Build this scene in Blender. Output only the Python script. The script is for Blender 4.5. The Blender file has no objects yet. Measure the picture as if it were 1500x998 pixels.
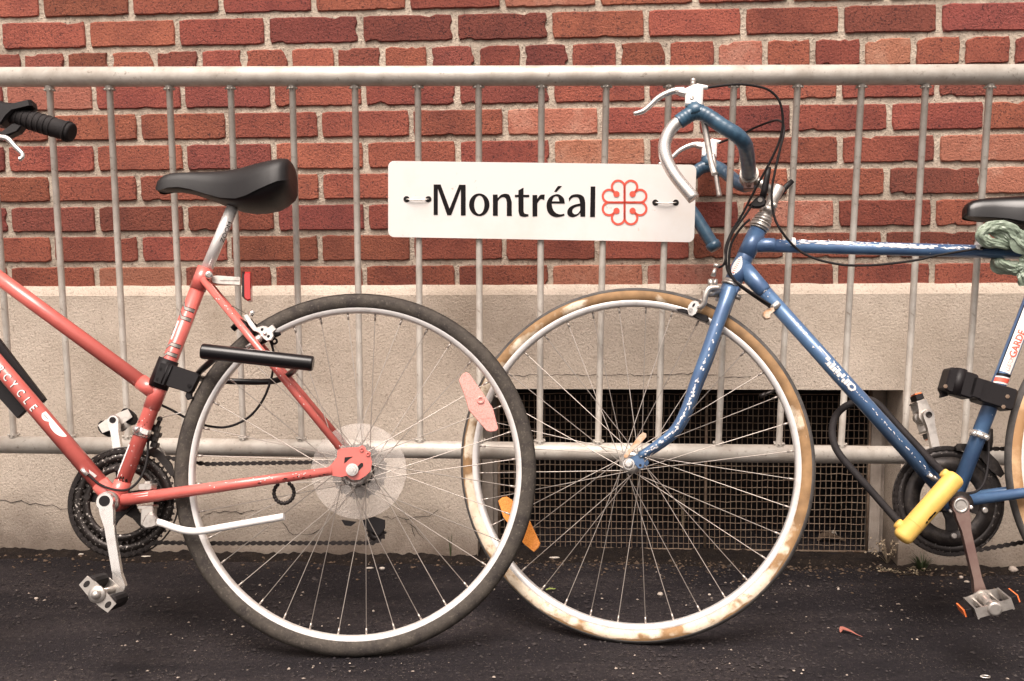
import bpy, bmesh, math, random
from mathutils import Vector as V, Matrix, noise as mnoise
random.seed(7)
R = math.radians
sc = bpy.context.scene
COL = sc.collection

# ---------------------------------------------------------------- camera
F = 1458.0                       # focal length in photo pixels (35 mm lens)
PITCH, ROLL, CAMH = R(5.5), 0.006, 0.764
cp, sp, cr, sr = math.cos(PITCH), math.sin(PITCH), math.cos(ROLL), math.sin(ROLL)
_r, _u, FW = V((1, 0, 0)), V((0, sp, cp)), V((0, cp, -sp))
RT = cr * _r - sr * _u
UP = sr * _r + cr * _u
CAM = V((0, 0, CAMH))
cam = bpy.data.cameras.new('camera')
cam.lens = 36.0 * F / 1500.0
cam.sensor_width = 36.0
cam.clip_start, cam.clip_end = 0.05, 500
camo = bpy.data.objects.new('camera', cam)
COL.objects.link(camo)
camo.matrix_world = Matrix((( RT.x, UP.x, -FW.x, CAM.x), (RT.y, UP.y, -FW.y, CAM.y), (RT.z, UP.z, -FW.z, CAM.z), (0, 0, 0, 1)))
sc.camera = camo

# ---------------------------------------------------------------- light: overcast day
SUN_EL, SUN_AZ = R(60), R(194)   # azimuth clockwise from +Y: behind and a little left of the camera
w = bpy.data.worlds.new('World')
sc.world = w
w.use_nodes = True
nt = w.node_tree
nt.nodes.clear()
sky = nt.nodes.new('ShaderNodeTexSky')
sky.sky_type = 'NISHITA'
sky.sun_disc = False
sky.sun_elevation = SUN_EL
sky.sun_rotation = SUN_AZ
sky.air_density, sky.dust_density, sky.ozone_density = 1.0, 6.0, 1.0
hs = nt.nodes.new('ShaderNodeHueSaturation')
hs.inputs['Saturation'].default_value = 0.10
tint = nt.nodes.new('ShaderNodeMix')
tint.data_type = 'RGBA'
tint.blend_type = 'MULTIPLY'
tint.inputs[0].default_value = 1.0
tint.inputs[7].default_value = (1.0, 0.905, 0.84, 1)
bg = nt.nodes.new('ShaderNodeBackground')
bg.inputs['Strength'].default_value = 0.062
wo = nt.nodes.new('ShaderNodeOutputWorld')
nt.links.new(sky.outputs[0], hs.inputs['Color'])
nt.links.new(hs.outputs[0], tint.inputs[6])
nt.links.new(tint.outputs[2], bg.inputs['Color'])
nt.links.new(bg.outputs[0], wo.inputs[0])
sun = bpy.data.lights.new('sun', 'SUN')
sun.energy = 1.5
sun.angle = R(38)
sun.color = (1.0, 0.905, 0.83)
suno = bpy.data.objects.new('sun', sun)
COL.objects.link(suno)
sd = V((math.sin(SUN_AZ) * math.cos(SUN_EL), math.cos(SUN_AZ) * math.cos(SUN_EL), math.sin(SUN_EL)))
suno.rotation_euler = sd.to_track_quat('Z', 'Y').to_euler()
suno.location = sd * 20
sc.view_settings.view_transform = 'Standard'
sc.view_settings.look = 'None'
sc.view_settings.gamma = 1
sc.view_settings.use_curve_mapping = False
sc.view_settings.exposure = 1.58

# ---------------------------------------------------------------- measuring helpers
def ray(px, py):
    return (FW + RT * ((px - 750) / F) - UP * ((py - 499) / F))

class Plane:
    """a real plane of the place (bicycle, fence, wall); hit() measures where on it a thing stands"""
    def __init__(s, p, yaw, lean):
        s.p, s.n = V(p), V((math.sin(yaw) * math.cos(lean), -math.cos(yaw) * math.cos(lean), math.sin(lean)))
        s.e1 = V((math.cos(yaw), math.sin(yaw), 0))
        s.e2 = s.n.cross(s.e1)
    def hit(s, px, py, off=0.0):
        d = ray(px, py)
        t = (s.p + s.n * off - CAM).dot(s.n) / d.dot(s.n)
        return CAM + d * t
    def ab(s, P):
        d = P - s.p
        return d.dot(s.e1), d.dot(s.e2)
    def at(s, a, b, off=0.0):
        return s.p + s.e1 * a + s.e2 * b + s.n * off

WALL = Plane((0, 2.30, 0), R(-3.6), 0)
_f0 = CAM + ray(750, 110) * (2.055 / ray(750, 110).y)
FENCE = Plane(_f0, R(-2.7), R(-3.3))
LP = Plane((-.297, 1.857, -.4265 + CAMH), R(2.6), R(12.2))
LP.p = LP.p - LP.n * .010                      # rear hub of the red bicycle
RW = Plane((.232, 1.912, -.4245 + CAMH), R(-11.8), R(11.8))
RW.p = RW.p - RW.n * .010                      # front hub of the blue bicycle
_ct = RW.p - RW.e2 * .346
RP = Plane(RW.hit(1060, 445), R(-3.5), R(12))                # frame plane of the blue bicycle

# ---------------------------------------------------------------- materials
def mat(name, col, rough=.5, metal=0., var=None, fine=None, bump=None, coat=0., rnd=0., alpha=1., trans=0., spec=.5):
    """var / fine = (colour, scale, low, high): noise-blended second colours"""
    m = bpy.data.materials.new(name)
    m.use_nodes = True
    t = m.node_tree
    b = t.nodes['Principled BSDF']
    c4 = lambda c: (c[0], c[1], c[2], 1)
    b.inputs['Base Color'].default_value = c4(col)
    b.inputs['Roughness'].default_value = rough
    b.inputs['Metallic'].default_value = metal
    b.inputs['Coat Weight'].default_value = coat
    b.inputs['Coat Roughness'].default_value = .12
    b.inputs['Alpha'].default_value = alpha
    b.inputs['Transmission Weight'].default_value = trans
    b.inputs['Specular IOR Level'].default_value = spec
    tc = t.nodes.new('ShaderNodeTexCoord')
    vec = tc.outputs['Object']
    oi = None
    if rnd:
        oi = t.nodes.new('ShaderNodeObjectInfo')
        ma = t.nodes.new('ShaderNodeVectorMath')
        ma.operation = 'MULTIPLY_ADD'
        t.links.new(oi.outputs['Random'], ma.inputs[0])
        ma.inputs[1].default_value = (17, 31, 23)
        t.links.new(vec, ma.inputs[2])
        vec = ma.outputs[0]
    cur = None
    for v in (var, fine):
        if not v:
            continue
        nz = t.nodes.new('ShaderNodeTexNoise')
        nz.inputs['Scale'].default_value = v[1]
        nz.inputs['Detail'].default_value = 5
        nz.inputs['Roughness'].default_value = .65
        t.links.new(vec, nz.inputs['Vector'])
        mr = t.nodes.new('ShaderNodeMapRange')
        mr.inputs['From Min'].default_value = v[2]
        mr.inputs['From Max'].default_value = v[3]
        t.links.new(nz.outputs[0], mr.inputs['Value'])
        mx = t.nodes.new('ShaderNodeMix')
        mx.data_type = 'RGBA'
        t.links.new(mr.outputs[0], mx.inputs[0])
        if cur is None:
            mx.inputs[6].default_value = c4(col)
        else:
            t.links.new(cur, mx.inputs[6])
        mx.inputs[7].default_value = c4(v[0])
        cur = mx.outputs[2]
    if rnd:
        h = t.nodes.new('ShaderNodeHueSaturation')
        mr = t.nodes.new('ShaderNodeMapRange')
        mr.inputs['To Min'].default_value = 1 - rnd
        mr.inputs['To Max'].default_value = 1 + rnd
        t.links.new(oi.outputs['Random'], mr.inputs['Value'])
        t.links.new(mr.outputs[0], h.inputs['Value'])
        m2 = t.nodes.new('ShaderNodeMath')
        m2.operation = 'MULTIPLY_ADD'
        wn = t.nodes.new('ShaderNodeTexWhiteNoise')
        wn.noise_dimensions = '1D'
        t.links.new(oi.outputs['Random'], wn.inputs['W'])
        t.links.new(wn.outputs['Value'], m2.inputs[0])
        m2.inputs[1].default_value = .014
        m2.inputs[2].default_value = .493
        t.links.new(m2.outputs[0], h.inputs['Hue'])
        if cur is None:
            h.inputs['Color'].default_value = c4(col)
        else:
            t.links.new(cur, h.inputs['Color'])
        cur = h.outputs[0]
    if cur is not None:
        t.links.new(cur, b.inputs['Base Color'])
    if bump:
        nz = t.nodes.new('ShaderNodeTexNoise')
        nz.inputs['Scale'].default_value = bump[0]
        nz.inputs['Detail'].default_value = 6
        nz.inputs['Roughness'].default_value = .7
        t.links.new(vec, nz.inputs['Vector'])
        bp = t.nodes.new('ShaderNodeBump')
        bp.inputs['Strength'].default_value = bump[1]
        bp.inputs['Distance'].default_value = bump[2]
        t.links.new(nz.outputs[0], bp.inputs['Height'])
        t.links.new(bp.outputs[0], b.inputs['Normal'])
    return m

M = {}
M['brick'] = mat('brick', (.345, .105, .070), .9, var=((.20, .058, .045), 8, .40, .72), fine=((.075, .030, .030), 230, .53, .66), bump=(190, 1.0, .005), rnd=.24, spec=.25)
M['brick_dark'] = mat('dark brick', (.265, .078, .058), .9, var=((.17, .052, .043), 8, .40, .72), fine=((.05, .022, .022), 230, .53, .66), bump=(190, 1.0, .005), rnd=.22, spec=.25)
M['brick_pale'] = mat('pale brick', (.40, .155, .105), .9, var=((.50, .27, .20), 11, .50, .72), fine=((.11, .045, .04), 210, .55, .68), bump=(190, 1.0, .005), rnd=.12, spec=.25)
M['mortar'] = mat('mortar', (.62, .525, .425), .95, var=((.36, .295, .235), 18, .42, .74), fine=((.17, .13, .11), 150, .55, .70), bump=(150, 1.0, .007), spec=.2)
M['steel'] = mat('galvanised steel', (.60, .56, .505), .5, .25, var=((.40, .35, .30), 17, .42, .74), fine=((.24, .19, .15), 95, .60, .74), bump=(70, .25, .0015))
M['chrome'] = mat('polished aluminium', (.84, .81, .78), .25, .8, var=((.66, .62, .58), 40, .5, .78))
M['alloy'] = mat('dull aluminium', (.60, .56, .52), .36, .8, var=((.34, .30, .27), 60, .50, .78))
M['rim'] = mat('rim aluminium', (.82, .79, .77), .34, .5, var=((.58, .53, .50), 30, .5, .78))
M['spoke'] = mat('spoke steel', (.46, .41, .37), .36, .75, var=((.30, .18, .11), 60, .58, .72))
M['red'] = mat('salmon red paint', (.63, .145, .122), .32, 0, var=((.50, .095, .082), 14, .45, .75), fine=((.78, .58, .53), 130, .715, .735), coat=.6)
M['blue'] = mat('blue paint', (.085, .165, .30), .34, .2, var=((.045, .085, .19), 10, .42, .72), fine=((.75, .74, .74), 85, .705, .725), coat=.5)
M['white'] = mat('white decal', (.80, .77, .75), .5, var=((.6, .56, .53), 60, .55, .75))
M['chip'] = mat('bared pale primer', (.74, .72, .73), .6, var=((.45, .47, .52), 120, .55, .7))
M['black'] = mat('black plastic', (.008, .006, .007), .5, bump=(200, .2, .001), spec=.3)
M['rubber'] = mat('black rubber', (.011, .009, .010), .75, var=((.022, .018, .018), 30, .4, .7), bump=(300, .3, .001), spec=.3)
M['gloss_black'] = mat('gloss black vinyl', (.007, .006, .007), .28, fine=((.05, .045, .04), 60, .72, .76), coat=.15, spec=.4)
M['tyre'] = mat('worn grey tyre', (.075, .064, .054), .9, var=((.038, .032, .030), 38, .38, .66), fine=((.14, .12, .10), 190, .56, .74), bump=(180, .5, .002), spec=.25)
M['tread'] = mat('dark tread', (.085, .077, .072), .85, var=((.040, .036, .035), 40, .4, .7), bump=(220, .4, .001))
M['gum'] = mat('gum sidewall', (.80, .70, .57), .75, var=((.36, .20, .09), 7, .46, .50), fine=((.22, .12, .06), 60, .60, .72), bump=(120, .3, .001))
M['gold'] = mat('gum sidewall rear', (.55, .36, .20), .75, var=((.36, .20, .09), 12, .45, .6))
M['leather'] = mat('black saddle cover', (.010, .0085, .0095), .5, var=((.015, .0135, .0135), 30, .4, .7), bump=(500, .15, .0006), spec=.4)
M['tape'] = mat('blue bar tape', (.045, .105, .165), .38, var=((.025, .058, .10), 50, .4, .7), coat=.3)
M['chain'] = mat('oily chain steel', (.024, .019, .018), .42, .5, var=((.13, .105, .09), 150, .60, .74))
M['ring'] = mat('blackened chainring', (.030, .025, .024), .42, .5, var=((.09, .075, .065), 60, .5, .75))
M['dull_teeth'] = mat('dull chainring teeth', (.032, .027, .026), .4, .5, var=((.30, .26, .24), 160, .60, .68))
M['speck'] = mat('worn chainring teeth', (.035, .029, .027), .38, .6, var=((.62, .56, .51), 210, .60, .65))
M['yellow'] = mat('yellow vinyl', (.74, .47, .115), .5, var=((.62, .35, .075), 18, .48, .8), fine=((.30, .18, .05), 110, .68, .76), bump=(60, .15, .0015))
M['reflector_red'] = mat('red reflector', (.45, .03, .03), .2, coat=.5)
M['reflector_pink'] = mat('faded pink reflector', (.90, .45, .40), .3, alpha=.74, fine=((.8, .30, .26), 400, .45, .6))
M['reflector_orange'] = mat('orange reflector', (.85, .33, .07), .25, fine=((.7, .22, .04), 400, .45, .6), coat=.3)
M['clear'] = mat('scratched clear plastic', (.82, .75, .70), .35, alpha=.20)
M['sign'] = mat('white sign enamel', (.82, .79, .765), .45, var=((.77, .70, .64), 5, .50, .78), fine=((.55, .38, .28), 42, .675, .75))
M['ink'] = mat('black sign ink', (.006, .004, .005), .55, fine=((.4, .36, .34), 160, .76, .8), spec=.25)
M['emblem'] = mat('red sign ink', (.80, .115, .075), .5, fine=((.8, .6, .55), 160, .70, .78))
M['bag'] = mat('pale green plastic film', (.27, .325, .25), .24, var=((.19, .24, .185), 30, .4, .7), bump=(35, .5, .006))
M['rustwire'] = mat('rusty wire', (.25, .185, .135), .7, .2, var=((.12, .068, .042), 40, .42, .72))
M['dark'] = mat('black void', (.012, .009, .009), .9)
M['frame_grey'] = mat('weathered frame', (.33, .28, .24), .85, var=((.20, .165, .14), 20, .4, .7), bump=(80, .4, .002))
M['leaf_red'] = mat('dry red leaf', (.27, .085, .06), .7)
M['leaf_brown'] = mat('dead leaf', (.13, .085, .055), .8, rnd=.3)
M['weed'] = mat('weed green', (.055, .075, .028), .7, rnd=.3)
M['weed_dry'] = mat('dry weed', (.32, .25, .17), .8, rnd=.3)
M['stone'] = mat('pale stone', (.55, .47, .40), .9, bump=(60, .5, .003), rnd=.25)
M['scrap'] = mat('paper scrap', (.62, .55, .48), .8, rnd=.15)
M['green'] = mat('green caterpillar of leaf', (.22, .27, .06), .7)
M['brown_steel'] = mat('crank alloy with painted red reflection', (.30, .21, .18), .32, .7, var=((.20, .11, .10), 14, .4, .7))  # the red reflected in the crank is put into this brown colour
M['rustlever'] = mat('rusted lever', (.55, .32, .18), .5, .4, var=((.62, .5, .4), 50, .45, .6))
M['gum_pedal'] = mat('pedal reflector', (.85, .20, .06), .3)

def gum_material():
    m = mat('gum sidewall', (.70, .60, .47), .78, var=((.52, .40, .27), 30, .45, .75), fine=((.36, .25, .16), 75, .55, .72), bump=(120, .3, .001))
    t = m.node_tree
    b = t.nodes['Principled BSDF']
    old = b.inputs['Base Color'].links[0].from_socket
    tc = t.nodes.new('ShaderNodeTexCoord')
    sx = t.nodes.new('ShaderNodeSeparateXYZ')
    t.links.new(tc.outputs['Object'], sx.inputs[0])
    nz = t.nodes.new('ShaderNodeTexNoise')          # flaked white paint over brown gum, most of it left low on the wheel
    nz.inputs['Scale'].default_value = 13
    nz.inputs['Detail'].default_value = 6
    t.links.new(tc.outputs['Object'], nz.inputs['Vector'])
    a = t.nodes.new('ShaderNodeMath')
    a.operation = 'MULTIPLY_ADD'
    a.inputs[1].default_value = .30
    t.links.new(sx.outputs['Z'], a.inputs[0])
    t.links.new(nz.outputs[0], a.inputs[2])
    a2 = t.nodes.new('ShaderNodeMath')
    a2.operation = 'MULTIPLY_ADD'
    a2.inputs[1].default_value = .24
    t.links.new(sx.outputs['X'], a2.inputs[0])
    t.links.new(a.outputs[0], a2.inputs[2])
    mr = t.nodes.new('ShaderNodeMapRange')
    mr.inputs['From Min'].default_value = .455
    mr.inputs['From Max'].default_value = .52
    ln = t.nodes.new('ShaderNodeVectorMath')        # scuffed brown where the sidewall meets the tread
    ln.operation = 'LENGTH'
    t.links.new(tc.outputs['Object'], ln.inputs[0])
    er = t.nodes.new('ShaderNodeMapRange')
    er.inputs['From Min'].default_value = .3345
    er.inputs['From Max'].default_value = .3395
    er.inputs['To Max'].default_value = .16
    t.links.new(ln.outputs['Value'], er.inputs['Value'])
    a3 = t.nodes.new('ShaderNodeMath')
    t.links.new(a2.outputs[0], a3.inputs[0])
    t.links.new(er.outputs[0], a3.inputs[1])
    t.links.new(a3.outputs[0], mr.inputs['Value'])
    n2_ = t.nodes.new('ShaderNodeTexNoise')
    n2_.inputs['Scale'].default_value = 45
    n2_.inputs['Detail'].default_value = 6
    t.links.new(tc.outputs['Object'], n2_.inputs['Vector'])
    mb_ = t.nodes.new('ShaderNodeMix')
    mb_.data_type = 'RGBA'
    t.links.new(n2_.outputs[0], mb_.inputs[0])
    mb_.inputs[6].default_value = (.10, .055, .025, 1)
    mb_.inputs[7].default_value = (.46, .27, .125, 1)
    mx = t.nodes.new('ShaderNodeMix')
    mx.data_type = 'RGBA'
    t.links.new(mr.outputs[0], mx.inputs[0])
    t.links.new(old, mx.inputs[6])
    t.links.new(mb_.outputs[2], mx.inputs[7])
    t.links.new(mx.outputs[2], b.inputs['Base Color'])
    return m
M['gum'] = gum_material()

def ground_material():
    m = bpy.data.materials.new('asphalt')
    m.use_nodes = True
    t = m.node_tree
    b = t.nodes['Principled BSDF']
    tc = t.nodes.new('ShaderNodeTexCoord')
    def nz(scale, d=6, rg=.65, st=None):
        n = t.nodes.new('ShaderNodeTexNoise')
        n.inputs['Scale'].default_value = scale
        n.inputs['Detail'].default_value = d
        n.inputs['Roughness'].default_value = rg
        if st:
            mp = t.nodes.new('ShaderNodeMapping')
            mp.inputs['Scale'].default_value = st
            t.links.new(tc.outputs['Object'], mp.inputs[0])
            t.links.new(mp.outputs[0], n.inputs['Vector'])
        else:
            t.links.new(tc.outputs['Object'], n.inputs['Vector'])
        return n.outputs[0]
    def rng(v, a, c, lo=0, hi=1):
        mr = t.nodes.new('ShaderNodeMapRange')
        mr.inputs['From Min'].default_value = a
        mr.inputs['From Max'].default_value = c
        mr.inputs['To Min'].default_value = lo
        mr.inputs['To Max'].default_value = hi
        t.links.new(v, mr.inputs['Value'])
        return mr.outputs[0]
    def mix(f, a, c):
        mx = t.nodes.new('ShaderNodeMix')
        mx.data_type = 'RGBA'
        t.links.new(f, mx.inputs[0])
        for i, x in ((6, a), (7, c)):
            if isinstance(x, tuple):
                mx.inputs[i].default_value = (*x, 1)
            else:
                t.links.new(x, mx.inputs[i])
        return mx.outputs[2]
    def mul(a, q):
        m_ = t.nodes.new('ShaderNodeMath')
        m_.operation = 'MULTIPLY'
        t.links.new(a, m_.inputs[0])
        t.links.new(q, m_.inputs[1])
        return m_.outputs[0]
    worn = rng(nz(3.1, 8, .6, st=(.6, 2.6, 1)), .42, .62)
    c = mix(worn, (.0135, .0100, .0135), (.034, .0265, .029))
    c = mix(rng(nz(75, 8, .8), .50, .64), c, (.006, .0045, .006))
    c = mix(mul(rng(nz(120, 6, .7), .55, .66), rng(worn, 0, 1, .25, 1)), c, (.085, .068, .060))
    c = mix(mul(rng(nz(260), .61, .69), rng(nz(7, 6, .7), .42, .60)), c, (.33, .26, .22))
    t.links.new(c, b.inputs['Base Color'])
    b.inputs['Roughness'].default_value = .85
    b.inputs['Specular IOR Level'].default_value = .3
    bp = t.nodes.new('ShaderNodeBump')
    bp.inputs['Strength'].default_value = 1
    bp.inputs['Distance'].default_value = .012
    t.links.new(nz(95, 8, .75), bp.inputs['Height'])
    t.links.new(bp.outputs[0], b.inputs['Normal'])
    return m
M['asphalt'] = ground_material()

def concrete_material():
    m = mat('concrete', (.66, .565, .475), .92, var=((.46, .38, .305), 3.2, .42, .70), fine=((.34, .27, .21), 230, .54, .70), bump=(200, .9, .004), spec=.2)
    t = m.node_tree
    b = t.nodes['Principled BSDF']
    old = b.inputs['Base Color'].links[0].from_socket
    tc = t.nodes.new('ShaderNodeTexCoord')
    sx = t.nodes.new('ShaderNodeSeparateXYZ')
    t.links.new(tc.outputs['Object'], sx.inputs[0])
    nz = t.nodes.new('ShaderNodeTexNoise')          # noise-edged brown that deepens towards the foot of the wall
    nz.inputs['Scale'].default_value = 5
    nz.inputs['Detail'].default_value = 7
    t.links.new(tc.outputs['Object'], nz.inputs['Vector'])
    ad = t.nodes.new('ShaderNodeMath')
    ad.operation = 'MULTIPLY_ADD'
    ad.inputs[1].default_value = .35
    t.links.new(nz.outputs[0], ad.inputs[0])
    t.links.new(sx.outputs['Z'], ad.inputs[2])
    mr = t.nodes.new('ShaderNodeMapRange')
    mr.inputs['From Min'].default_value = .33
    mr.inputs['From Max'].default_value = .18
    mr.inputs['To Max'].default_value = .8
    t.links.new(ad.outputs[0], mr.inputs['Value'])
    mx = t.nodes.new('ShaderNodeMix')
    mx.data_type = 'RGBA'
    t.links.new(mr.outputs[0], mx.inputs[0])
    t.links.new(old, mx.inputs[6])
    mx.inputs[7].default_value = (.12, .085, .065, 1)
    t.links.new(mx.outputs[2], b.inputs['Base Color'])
    return m
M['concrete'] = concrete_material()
M['earth'] = mat('dirt', (.018, .013, .012), .95, var=((.036, .026, .020), 30, .4, .7), fine=((.10, .07, .05), 170, .63, .71), bump=(110, 1, .012), spec=.2)  # real dirt, coloured darker to carry the shadow at the wall foot

# ---------------------------------------------------------------- objects
WLOC = {}
def empty(name, loc, parent=None):
    o = bpy.data.objects.new(name, None)
    o.empty_display_size = .05
    COL.objects.link(o)
    WLOC[o.name] = V(loc)
    if parent:
        o.parent = parent
        o.location = V(loc) - WLOC[parent.name]
    else:
        o.location = loc
    return o
def tag(o, label=None, cat=None, group=None, kind=None):
    for k, v in (('label', label), ('category', cat), ('group', group), ('kind', kind)):
        if v:
            o[k] = v
    return o
def thing(name, loc, label, cat, group=None):
    return tag(empty(name, loc), label, cat, group)

class MB:
    """collects tubes, boxes, prisms and lathed rings, then links them as ONE mesh"""
    def __init__(s):
        s.v, s.f, s.sm, s.cut = [], [], [], []
    def add(s, vs, fs, smooth=True):
        o = len(s.v)
        s.cut.append((o, len(s.f)))
        s.v += [V(x) for x in vs]
        s.f += [[i + o for i in f] for f in fs]
        s.sm += [smooth] * len(fs)
    def tube(s, pts, rad, seg=12, cap=True, smooth=0, squash=None, closed=False):
        pts = [V(p) for p in pts]
        if not isinstance(rad, (list, tuple)):
            rad = [rad] * len(pts)
        if smooth:
            pts, rad = spline(pts, list(rad), smooth)
        n = len(pts)
        tg = []
        for i in range(n):
            a = pts[max(i - 1, 0)] if not closed else pts[i - 1]
            b = pts[min(i + 1, n - 1)] if not closed else pts[(i + 1) % n]
            tg.append((b - a).normalized())
        ref = V((0, 0, 1)) if abs(tg[0].z) < .9 else V((1, 0, 0))
        nx = tg[0].cross(ref).normalized()
        vs = []
        for i in range(n):
            nx = (nx - tg[i] * nx.dot(tg[i]))
            nx.normalize()
            ny = tg[i].cross(nx)
            for k in range(seg):
                a = 2 * math.pi * k / seg
                d = nx * math.cos(a) + ny * math.sin(a)
                if squash:
                    d = d - squash[0] * (d.dot(squash[0]) * (1 - squash[1]))
                vs.append(pts[i] + d * rad[i])
        fs = []
        m = n if closed else n - 1
        for i in range(m):
            for k in range(seg):
                a, b = i * seg + k, i * seg + (k + 1) % seg
                c, d = ((i + 1) % n) * seg + (k + 1) % seg, ((i + 1) % n) * seg + k
                fs.append([a, b, c, d])
        s.add(vs, fs)
        if cap and not closed:
            o = len(s.v) - len(vs)
            s.f += [[o + k for k in reversed(range(seg))], [o + (n - 1) * seg + k for k in range(seg)]]
            s.sm += [False, False]
    def cyl(s, a, b, r, seg=16, r2=None):
        s.tube([a, b], [r, r if r2 is None else r2], seg)
    def rounded(s, a, b, r, e, seg=16):
        """cylinder with rounded ends"""
        a, b = V(a), V(b)
        d = (b - a).normalized()
        P, Q = [], []
        for i in range(5):
            t = i / 4 * math.pi / 2
            P.append(a + d * (e * (1 - math.sin(t))))
            Q.append(r - e + e * math.sin(t) if i else max(r - e, r * .3))
        pts = [a + d * (e * (1 - math.cos(i / 4 * math.pi / 2))) for i in range(5)]
        rr = [r - e + e * math.sin(i / 4 * math.pi / 2) for i in range(5)]
        pts2 = [b - d * (e * (1 - math.cos(i / 4 * math.pi / 2))) for i in reversed(range(5))]
        s.tube(pts + pts2, rr + rr[::-1], seg)
    def box(s, c, ax, ay, az, bev=0):
        """centre and three half-axis vectors"""
        c, ax, ay, az = V(c), V(ax), V(ay), V(az)
        if bev:
            pr = []
            lx, ly = ax.length, ay.length
            for sx, sy, st in ((1, 1, 0), (-1, 1, 1), (-1, -1, 2), (1, -1, 3)):
                for k in range(3):
                    a = (st + k / 2) * math.pi / 2
                    pr.append(((lx - bev) * sx + bev * math.cos(a), (ly - bev) * sy + bev * math.sin(a)))
            ux, uy = ax / lx, ay / ly
            s.prism([c + ux * p[0] + uy * p[1] for p in pr], az.normalized(), az.length * 2, centre=True, bev=min(bev, az.length) * .6)
            return
        vs = [c + ax * i + ay * j + az * k for i in (-1, 1) for j in (-1, 1) for k in (-1, 1)]
        s.add(vs, [[0, 1, 3, 2], [4, 6, 7, 5], [0, 4, 5, 1], [2, 3, 7, 6], [0, 2, 6, 4], [1, 5, 7, 3]], False)
    def prism(s, poly, n, th, centre=False, bev=0):
        """flat outline given thickness th along n (front face at +n), edges chamfered"""
        poly = [V(p) for p in poly]
        n = V(n).normalized()
        c = sum(poly, V()) / len(poly)
        k = len(poly)
        o = n * (th / 2) if centre else V()
        rings = []
        if bev:
            sh = [c + (p - c) * (1 - bev / max((p - c).length, bev * 1.5)) for p in poly]
            rings = [[p + o for p in sh], [p + o - n * bev for p in poly], [p + o - n * (th - bev) for p in poly], [p + o - n * th for p in sh]]
        else:
            rings = [[p + o for p in poly], [p + o - n * th for p in poly]]
        vs = [p for r_ in rings for p in r_]
        fs = [list(range(k)), [(len(rings) - 1) * k + i for i in reversed(range(k))]]
        for j in range(len(rings) - 1):
            for i in range(k):
                fs.append([j * k + i, (j + 1) * k + i, (j + 1) * k + (i + 1) % k, j * k + (i + 1) % k])
        s.add(vs, fs, False)
    def lathe(s, prof, c, e1, e2, n, seg=96, closed=True):
        """revolve (radius, offset along n) round c"""
        vs, fs, m = [], [], len(prof)
        for i in range(seg):
            a = 2 * math.pi * i / seg
            d = e1 * math.cos(a) + e2 * math.sin(a)
            vs += [c + d * r + n * h for r, h in prof]
        q = m if closed else m - 1
        for i in range(seg):
            for j in range(q):
                a, b = i * m + j, i * m + (j + 1) % m
                i2 = (i + 1) % seg
                fs.append([a, b, i2 * m + (j + 1) % m, i2 * m + j])
        s.add(vs, fs)
    def sphere(s, c, r, sx=1, sy=1, sz=1, seg=10, jit=0):
        c = V(c)
        vs, fs = [c + V((0, 0, r * sz))], []
        rg = seg // 2
        for i in range(1, rg):
            t = math.pi * i / rg
            for k in range(seg):
                a = 2 * math.pi * k / seg
                j = 1 + random.uniform(-jit, jit)
                vs.append(c + V((math.sin(t) * math.cos(a) * sx, math.sin(t) * math.sin(a) * sy, math.cos(t) * sz)) * r * j)
        vs.append(c - V((0, 0, r * sz)))
        for k in range(seg):
            fs.append([0, 1 + k, 1 + (k + 1) % seg])
            fs.append([len(vs) - 1, len(vs) - 1 - seg + (k + 1) % seg, len(vs) - 1 - seg + k])
        for i in range(rg - 2):
            for k in range(seg):
                a, b = 1 + i * seg + k, 1 + i * seg + (k + 1) % seg
                fs.append([a, a + seg, b + seg, b])
        s.add(vs, fs)
    def mesh(s, name, m, centre=None):
        lo = centre if centre is not None else sum(s.v, V()) / max(len(s.v), 1)
        me = bpy.data.meshes.new(name)
        me.from_pydata([v - lo for v in s.v], [], s.f)
        me.materials.append(m)
        me.polygons.foreach_set('use_smooth', s.sm)
        bm = bmesh.new()
        bm.from_mesh(me)
        bmesh.ops.recalc_face_normals(bm, faces=bm.faces)
        bm.to_mesh(me)
        bm.free()
        me.update()
        return me, lo
    def build_each(s, name, m, parent, per=1):
        """every piece added becomes an object of its own (per = pieces that belong together)"""
        cuts = s.cut[::per] + [(len(s.v), len(s.f))]
        for (v0, f0), (v1, f1) in zip(cuts, cuts[1:]):
            q = MB()
            q.v, q.sm = s.v[v0:v1], s.sm[f0:f1]
            q.f = [[i - v0 for i in f] for f in s.f[f0:f1]]
            q.build(name, m, parent)
    def build(s, name, m, parent=None, label=None, cat=None, group=None, kind=None, centre=None):
        me, lo = s.mesh(name, m, centre)
        o = bpy.data.objects.new(name, me)
        COL.objects.link(o)
        WLOC[o.name] = V(lo)
        if parent:
            o.parent = parent
            o.location = lo - WLOC[parent.name]
        else:
            o.location = lo
        return tag(o, label, cat, group, kind)

def spline(pts, rad, k):
    P, Q = [], []
    n = len(pts)
    for i in range(n - 1):
        p0, p1, p2, p3 = pts[max(i - 1, 0)], pts[i], pts[i + 1], pts[min(i + 2, n - 1)]
        for j in range(k):
            t = j / k
            P.append(.5 * ((2 * p1) + (p2 - p0) * t + (2 * p0 - 5 * p1 + 4 * p2 - p3) * t * t + (3 * p1 - p0 - 3 * p2 + p3) * t ** 3))
            Q.append(rad[i] * (1 - t) + rad[i + 1] * t)
    P.append(pts[-1])
    Q.append(rad[-1])
    return P, Q

def place_copy(me, name, mtx, parent):
    o = bpy.data.objects.new(name, me)
    COL.objects.link(o)
    o.parent = parent
    o.matrix_local = Matrix.Translation(-WLOC[parent.name]) @ mtx
    return o
def between(a, b):
    d = b - a
    q = d.to_track_quat('Z', 'Y')
    return Matrix.Translation(a) @ q.to_matrix().to_4x4()

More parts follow.
